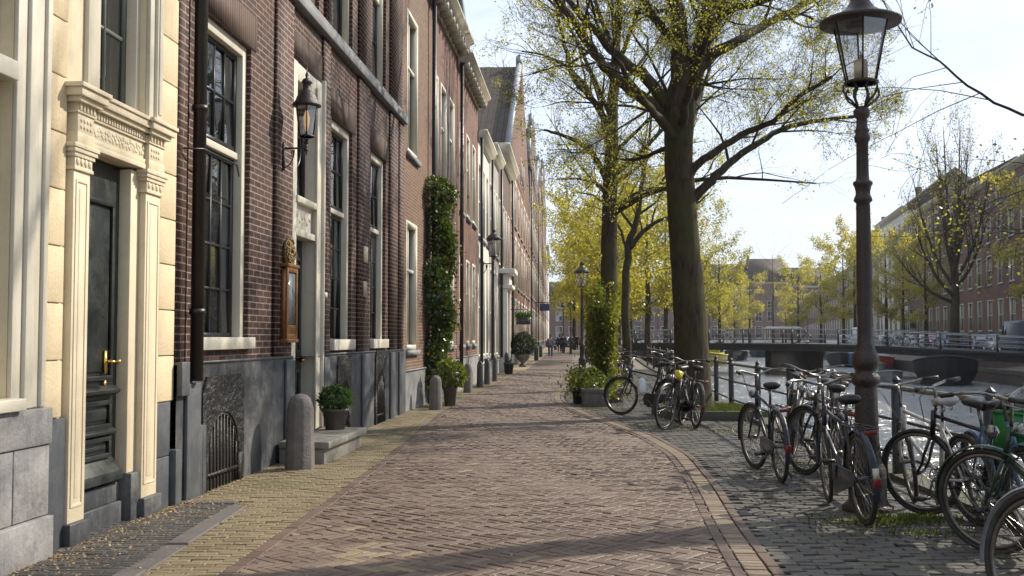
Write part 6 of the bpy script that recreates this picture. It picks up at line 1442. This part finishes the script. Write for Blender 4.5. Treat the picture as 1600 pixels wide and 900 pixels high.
bk('white framed bicycle leaning on the railing right of the lamp post', (3.47, 7.95), (3.36, 9.0), color='white', lean=R(-9), steer=R(-18), fender=False, rack=False, saddle=pm('grey white saddle', (.42, .4, .38), .5), bar='flat', chainguard=False, light=False)
bk('black bicycle with thick tyres crossing in front of the white framed one', (3.62, 7.45), (3.33, 8.42), color='black', lean=R(-7), steer=R(22), fender=False, rack=False, bar='flat', chainguard=False, light=False)
bk('pale blue bicycle behind the railing post with its front wheel towards us', (3.56, 8.0), (3.42, 6.95), color='blue', lean=R(7), steer=R(10), style='step', rack=False)
bk('green framed bicycle with chrome swept handlebar at the right picture edge', (3.62, 5.95), (3.14, 6.92), color='green', lean=R(-6), steer=R(12), style='city')
bk('bicycle cut off by the bottom right corner with big rusty rimmed wheel', (2.72, 3.9), (2.45, 4.95), color='silver', lean=R(4), steer=R(6))
bk('black bicycle beside the bush, leftmost of the three at the big tree', (2.78, 18.4), g2(968, 648), color='black', lean=R(4), steer=R(10))
bk('black bicycle with yellow bag turned towards us at the big tree', (2.72, 17.0), g2(1042, 672), color='black', lean=R(-4), steer=R(-14))
bk('black bicycle with pale mudguard seen from behind against the big tree', g2(1088, 670), (2.72, 17.45), color='black', lean=R(5), steer=R(8))
# further bicycles along the rail and on the bridge, copied
lbs = ['at the railing just past the big tree', 'second past the big tree along the railing', 'third past the big tree along the railing', 'near the thin young tree', 'behind the tall bush', 'beyond the lamp with the green roof', 'on the quay further down the road', 'further still along the quay', 'far along the quay under the yellow trees', 'last one before the bridge end']
for i, (x, y, a) in enumerate([(3.6, 21.2, 95), (3.75, 22.6, 80), (3.5, 24.2, 100), (4.1, 26.5, 85), (2.7, 26.2, 100), (3.1, 31, 90), (3.6, 36, 95), (4.1, 40, 80), (4.6, 46, 90), (5.2, 52, 92)]):
    o = copy_tree(BK[[0, 3, 5, 2][i % 4]]); o.location = (x, y, 0); o.rotation_euler = (R(3), 0, R(a)); o['label'] = 'dark bicycle parked '+lbs[i]
for i, (t_, lb) in enumerate([(-.02, 'at the left bridge end'), (.04, 'second from the left bridge end'), (.10, 'third from the left bridge end'), (.16, 'left of the wide pier on the bridge'), (.22, 'above the wide pier on the bridge'), (.27, 'right of the wide pier on the bridge'), (.48, 'mid bridge left of the lamp post'), (.72, 'on the bridge right of the lamp post'), (.8, 'near the right end of the bridge')]):
    o = copy_tree(BK[[0, 6, 1, 4][i % 4]]); p_ = BP+bd*(t_*BL)+bn*.45; o.location = (p_.x, p_.y, bz(t_)); o.rotation_euler = (0, 0, math.atan2(bd.y, bd.x)+R(random.choice((0, 180))+random.uniform(-12, 12))); o['label'] = 'bicycle leaning on the bridge railing '+lb; o['group'] = 'bicycles on the bridge'
# things hung on the bicycles
cr_ = thing('green_crate', 'bright green plastic crate on the bicycle at the right edge', 'crate', (3.60, 7.35, .60), R(20))
GP = pm('green plastic', (.01, .16, .035), .45, var=.15); mb = MB(); z = 0
mb.box(-.2, .2, -.14, .14, 0, .012)
for s_ in (1, -1):
    mb.box(-.2, .2, s_*.14-.006, s_*.14+.006, .0, .27); mb.box(s_*.2-.006, s_*.2+.006, -.14, .14, .0, .27)
mb.build('box', GP, cr_); mb = MB(); frame_bars(mb, -.21, .21, -.15, .15, .02, 0, .02); mb.v = [(v[0], v[2], .27+v[1]) for v in mb.v]; mb.build('rim', GP, cr_)
def bag(name, label, loc, s_, mat):
    mb = MB(); mb.sphere((0, 0, 0), 1, 18, 12); rr_ = random.Random(3)
    mb.v = [(v[0]*s_[0]*(1+.14*math.sin(v[2]*5+v[1]*4)), v[1]*s_[1]*(1+.1*math.sin(v[0]*7)), v[2]*s_[2]*(1+.1*math.sin(v[0]*6+v[1]*9))) for v in mb.v]
    o = mb.build(name, mat, smooth=True); o.location = loc; return tag(o, label, 'bag')
P_ = at(1003, 604, 18.6); bag('plastic_bag', 'crumpled white plastic bag hanging between the left bicycles', P_, (.08, .06, .15), pm('white plastic', (.7, .72, .75), .4, bump=.8, bscale=18))
P_ = at(1059, 586, 16.55); bag('yellow_bag', 'small yellow bag on the handlebar of the bicycle at the tree', P_, (.08, .07, .075), pm('yellow bag', (.55, .45, .02), .5, bump=.4, bscale=20))

# ---------------------------------------------------------------- people
def person(label, x, y, h, rz, top, legs, hair=(.03, .02, .015), walk=.12, arm=.1):
    t_ = thing('person', label, 'person', (x, y, 0), rz); t_.scale = (h/1.75,)*3
    def skin(name, verts, edges, rad, mat, lev=1):
        me = bpy.data.meshes.new(name); me.from_pydata([tuple(v) for v in verts], edges, []); o = bpy.data.objects.new(name, me); COL.objects.link(o); o.parent = t_; me.materials.append(mat)
        o.modifiers.new('skin', 'SKIN'); 
        if not me.skin_vertices: me.skin_vertices.new(name='')
        for sv, r_ in zip(me.skin_vertices[0].data, rad): sv.radius = r_
        me.skin_vertices[0].data[0].use_root = True; s_ = o.modifiers.new('sub', 'SUBSURF'); s_.levels = s_.render_levels = lev; me.shade_smooth(); return o
    w_ = walk; SK = pm('skin', (.45, .27, .19), .5, var=.05)
    vs = [(0, 0, .95), (0, 0, 1.15), (0, 0, 1.38), (0, .01, 1.5), (0, .02, 1.6), (0, .03, 1.70), (.1, 0, .9), (.11, w_, .5), (.11, w_*.6, .09), (.11, w_*.6+.14, .04), (-.1, 0, .9), (-.11, -w_*.2, .5), (-.11, -w_*1.6, .12), (-.11, -w_*1.6+.13, .05), (.19, 0, 1.40), (.25, -arm, 1.14), (.24, -arm+.12, .9), (.24, -arm+.16, .8), (-.19, 0, 1.40), (-.25, arm, 1.14), (-.24, arm+.14, .9), (-.24, arm+.18, .8)]
    ed = [(0, 1), (1, 2), (2, 3), (3, 4), (4, 5), (0, 6), (6, 7), (7, 8), (8, 9), (0, 10), (10, 11), (11, 12), (12, 13), (2, 14), (14, 15), (15, 16), (16, 17), (2, 18), (18, 19), (19, 20), (20, 21)]
    rd = [(.13, .1), (.12, .09), (.13, .09), (.05, .05), (.08, .09), (.07, .08), (.08, .08), (.055, .055), (.038, .038), (.035, .03), (.08, .08), (.055, .055), (.038, .038), (.035, .03), (.05, .05), (.04, .04), (.03, .03), (.035, .02), (.05, .05), (.04, .04), (.03, .03), (.035, .02)]
    skin('body', vs, ed, rd, SK, 2)
    tv = [vs[i] for i in (0, 1, 2, 14, 15, 16, 18, 19, 20)]; skin('jacket', [(0, 0, .9)]+tv[1:], [(0, 1), (1, 2), (2, 3), (3, 4), (4, 5), (2, 6), (6, 7), (7, 8)], [(.17, .12), (.15, .11), (.155, .11), (.075, .075), (.06, .06), (.048, .048), (.075, .075), (.06, .06), (.048, .048)], top, 2)
    lv = [(0, 0, .97), vs[6], vs[7], (vs[8][0], vs[8][1], .13), vs[10], vs[11], (vs[12][0], vs[12][1], .16)]; skin('trousers', lv, [(0, 1), (1, 2), (2, 3), (0, 4), (4, 5), (5, 6)], [(.145, .11), (.10, .1), (.072, .072), (.058, .058), (.10, .1), (.072, .072), (.058, .058)], legs, 2)
    mb = MB(); mb.sphere((0, .005, 1.685), .098, 14, 10, (.95, 1.05, 1.1)); mb.sphere((0, -.05, 1.60), .075, 12, 8, (1, .7, 1.3)); mb.build('hair', pm('hair', hair, .6), t_, smooth=True)
    return t_
cl = lambda n, c: pm(n, c, .85, var=.15, bump=.2, bscale=15)
g_ = gr(860, 559.5); pr = person('pedestrian in grey top and blue jeans walking away down the middle of the road', g_.x, g_.y, 1.58, 0, cl('grey jacket', (.22, .2, .24)), cl('jeans', (.03, .08, .16)), (.12, .06, .03))
hd = thing('shoulder_bag', 'dark shoulder bag hanging at the side of the walking pedestrian', 'bag', (g_.x+.33, g_.y, .55), 0); mb = MB(); mb.box(-.08, .08, -.15, .15, 0, .3); mb.build('pouch', SADDLE, hd, bevel=.03); mb = MB(); mb.tube([(0, -.1, .3), (-.05, 0, .75), (0, .1, .3)], .012, 5); mb.build('strap', SADDLE, hd)
DK = cl('dark coat', (.02, .02, .025)); NV = cl('navy coat', (.03, .04, .07))
for (px, Y, h, c1, lb) in ((880, 92, 1.75, DK, 'distant person in black standing on the road beyond the pedestrian'), (874, 95, 1.65, NV, 'distant person in navy left of the one in black'), (901, 105, 1.8, DK, 'far dark figure at the right of the road end'), (893, 112, 1.7, NV, 'far figure in navy in the middle of the road end'), (908, 100, 1.7, cl('tan coat', (.3, .15, .08)), 'far figure in a tan coat near the right roadside')):
    person(lb, at(px, 527, Y).x, Y, h, 0 if px < 885 else 3.1, c1, DK)
# dark vans and hedges where the street ends
for i, (px, Y, lb) in enumerate(((872, 150, 'dark car at the far end of the street'), (885, 160, 'dark car crossing the end of the street'), (899, 150, 'dark car at the right of the street end'))):
    o = copy_tree(cp[[2, 3, 2][i]]); o.location = (at(px, 527, Y).x, Y, 0); o.rotation_euler = (0, 0, R(10+i*50)); o['label'] = lb; o['group'] = 'cars at the street end'

# ---------------------------------------------------------------- litter: fallen catkins and petals in the gutter
n = 2600; yy = NR.uniform(5.5, 9.2, n); xx = np.array([XF(y) for y in yy])+.06+np.abs(NR.normal(0, .10, n))+.22*(NR.random(n) < .35)*NR.random(n)*2
P = np.stack([xx, yy, np.full(n, .006)], 1); m2_ = 900; yb = NR.uniform(5.5, 13, m2_); P2 = np.stack([np.array([XF(y) for y in yb])+.1+NR.random(m2_)*1.2, yb, np.full(m2_, .009)], 1)
n3 = 500; y3 = NR.uniform(6, 20, n3); P3 = np.stack([NR.uniform(-1.5, 3.2, n3), y3, np.full(n3, .012)], 1); n4 = 500; y4 = NR.uniform(9.5, 16, n4); P4 = np.stack([np.array([XF(y) for y in y4])+.08+np.abs(NR.normal(0, .08, n4)), y4, np.full(n4, .006)], 1)
P = np.concatenate([P, P2, P3, P4]); a = NR.uniform(0, 6.28, len(P)); s_ = NR.uniform(.004, .013, len(P))
dx = np.stack([np.cos(a), np.sin(a), NR.normal(0, .25, len(P))], 1)*s_[:, None]; dy = np.stack([-np.sin(a), np.cos(a), NR.normal(0, .25, len(P))], 1)*s_[:, None]*.6
mb = MB(); mb.quads(np.stack([P-dx, P-dy, P+dx, P+dy], 1)); tag(mb.build('litter', leafmat('fallen catkins', (.38, .27, .14), (.55, .45, .28), .2, (.30, .12, .06))), kind='stuff')
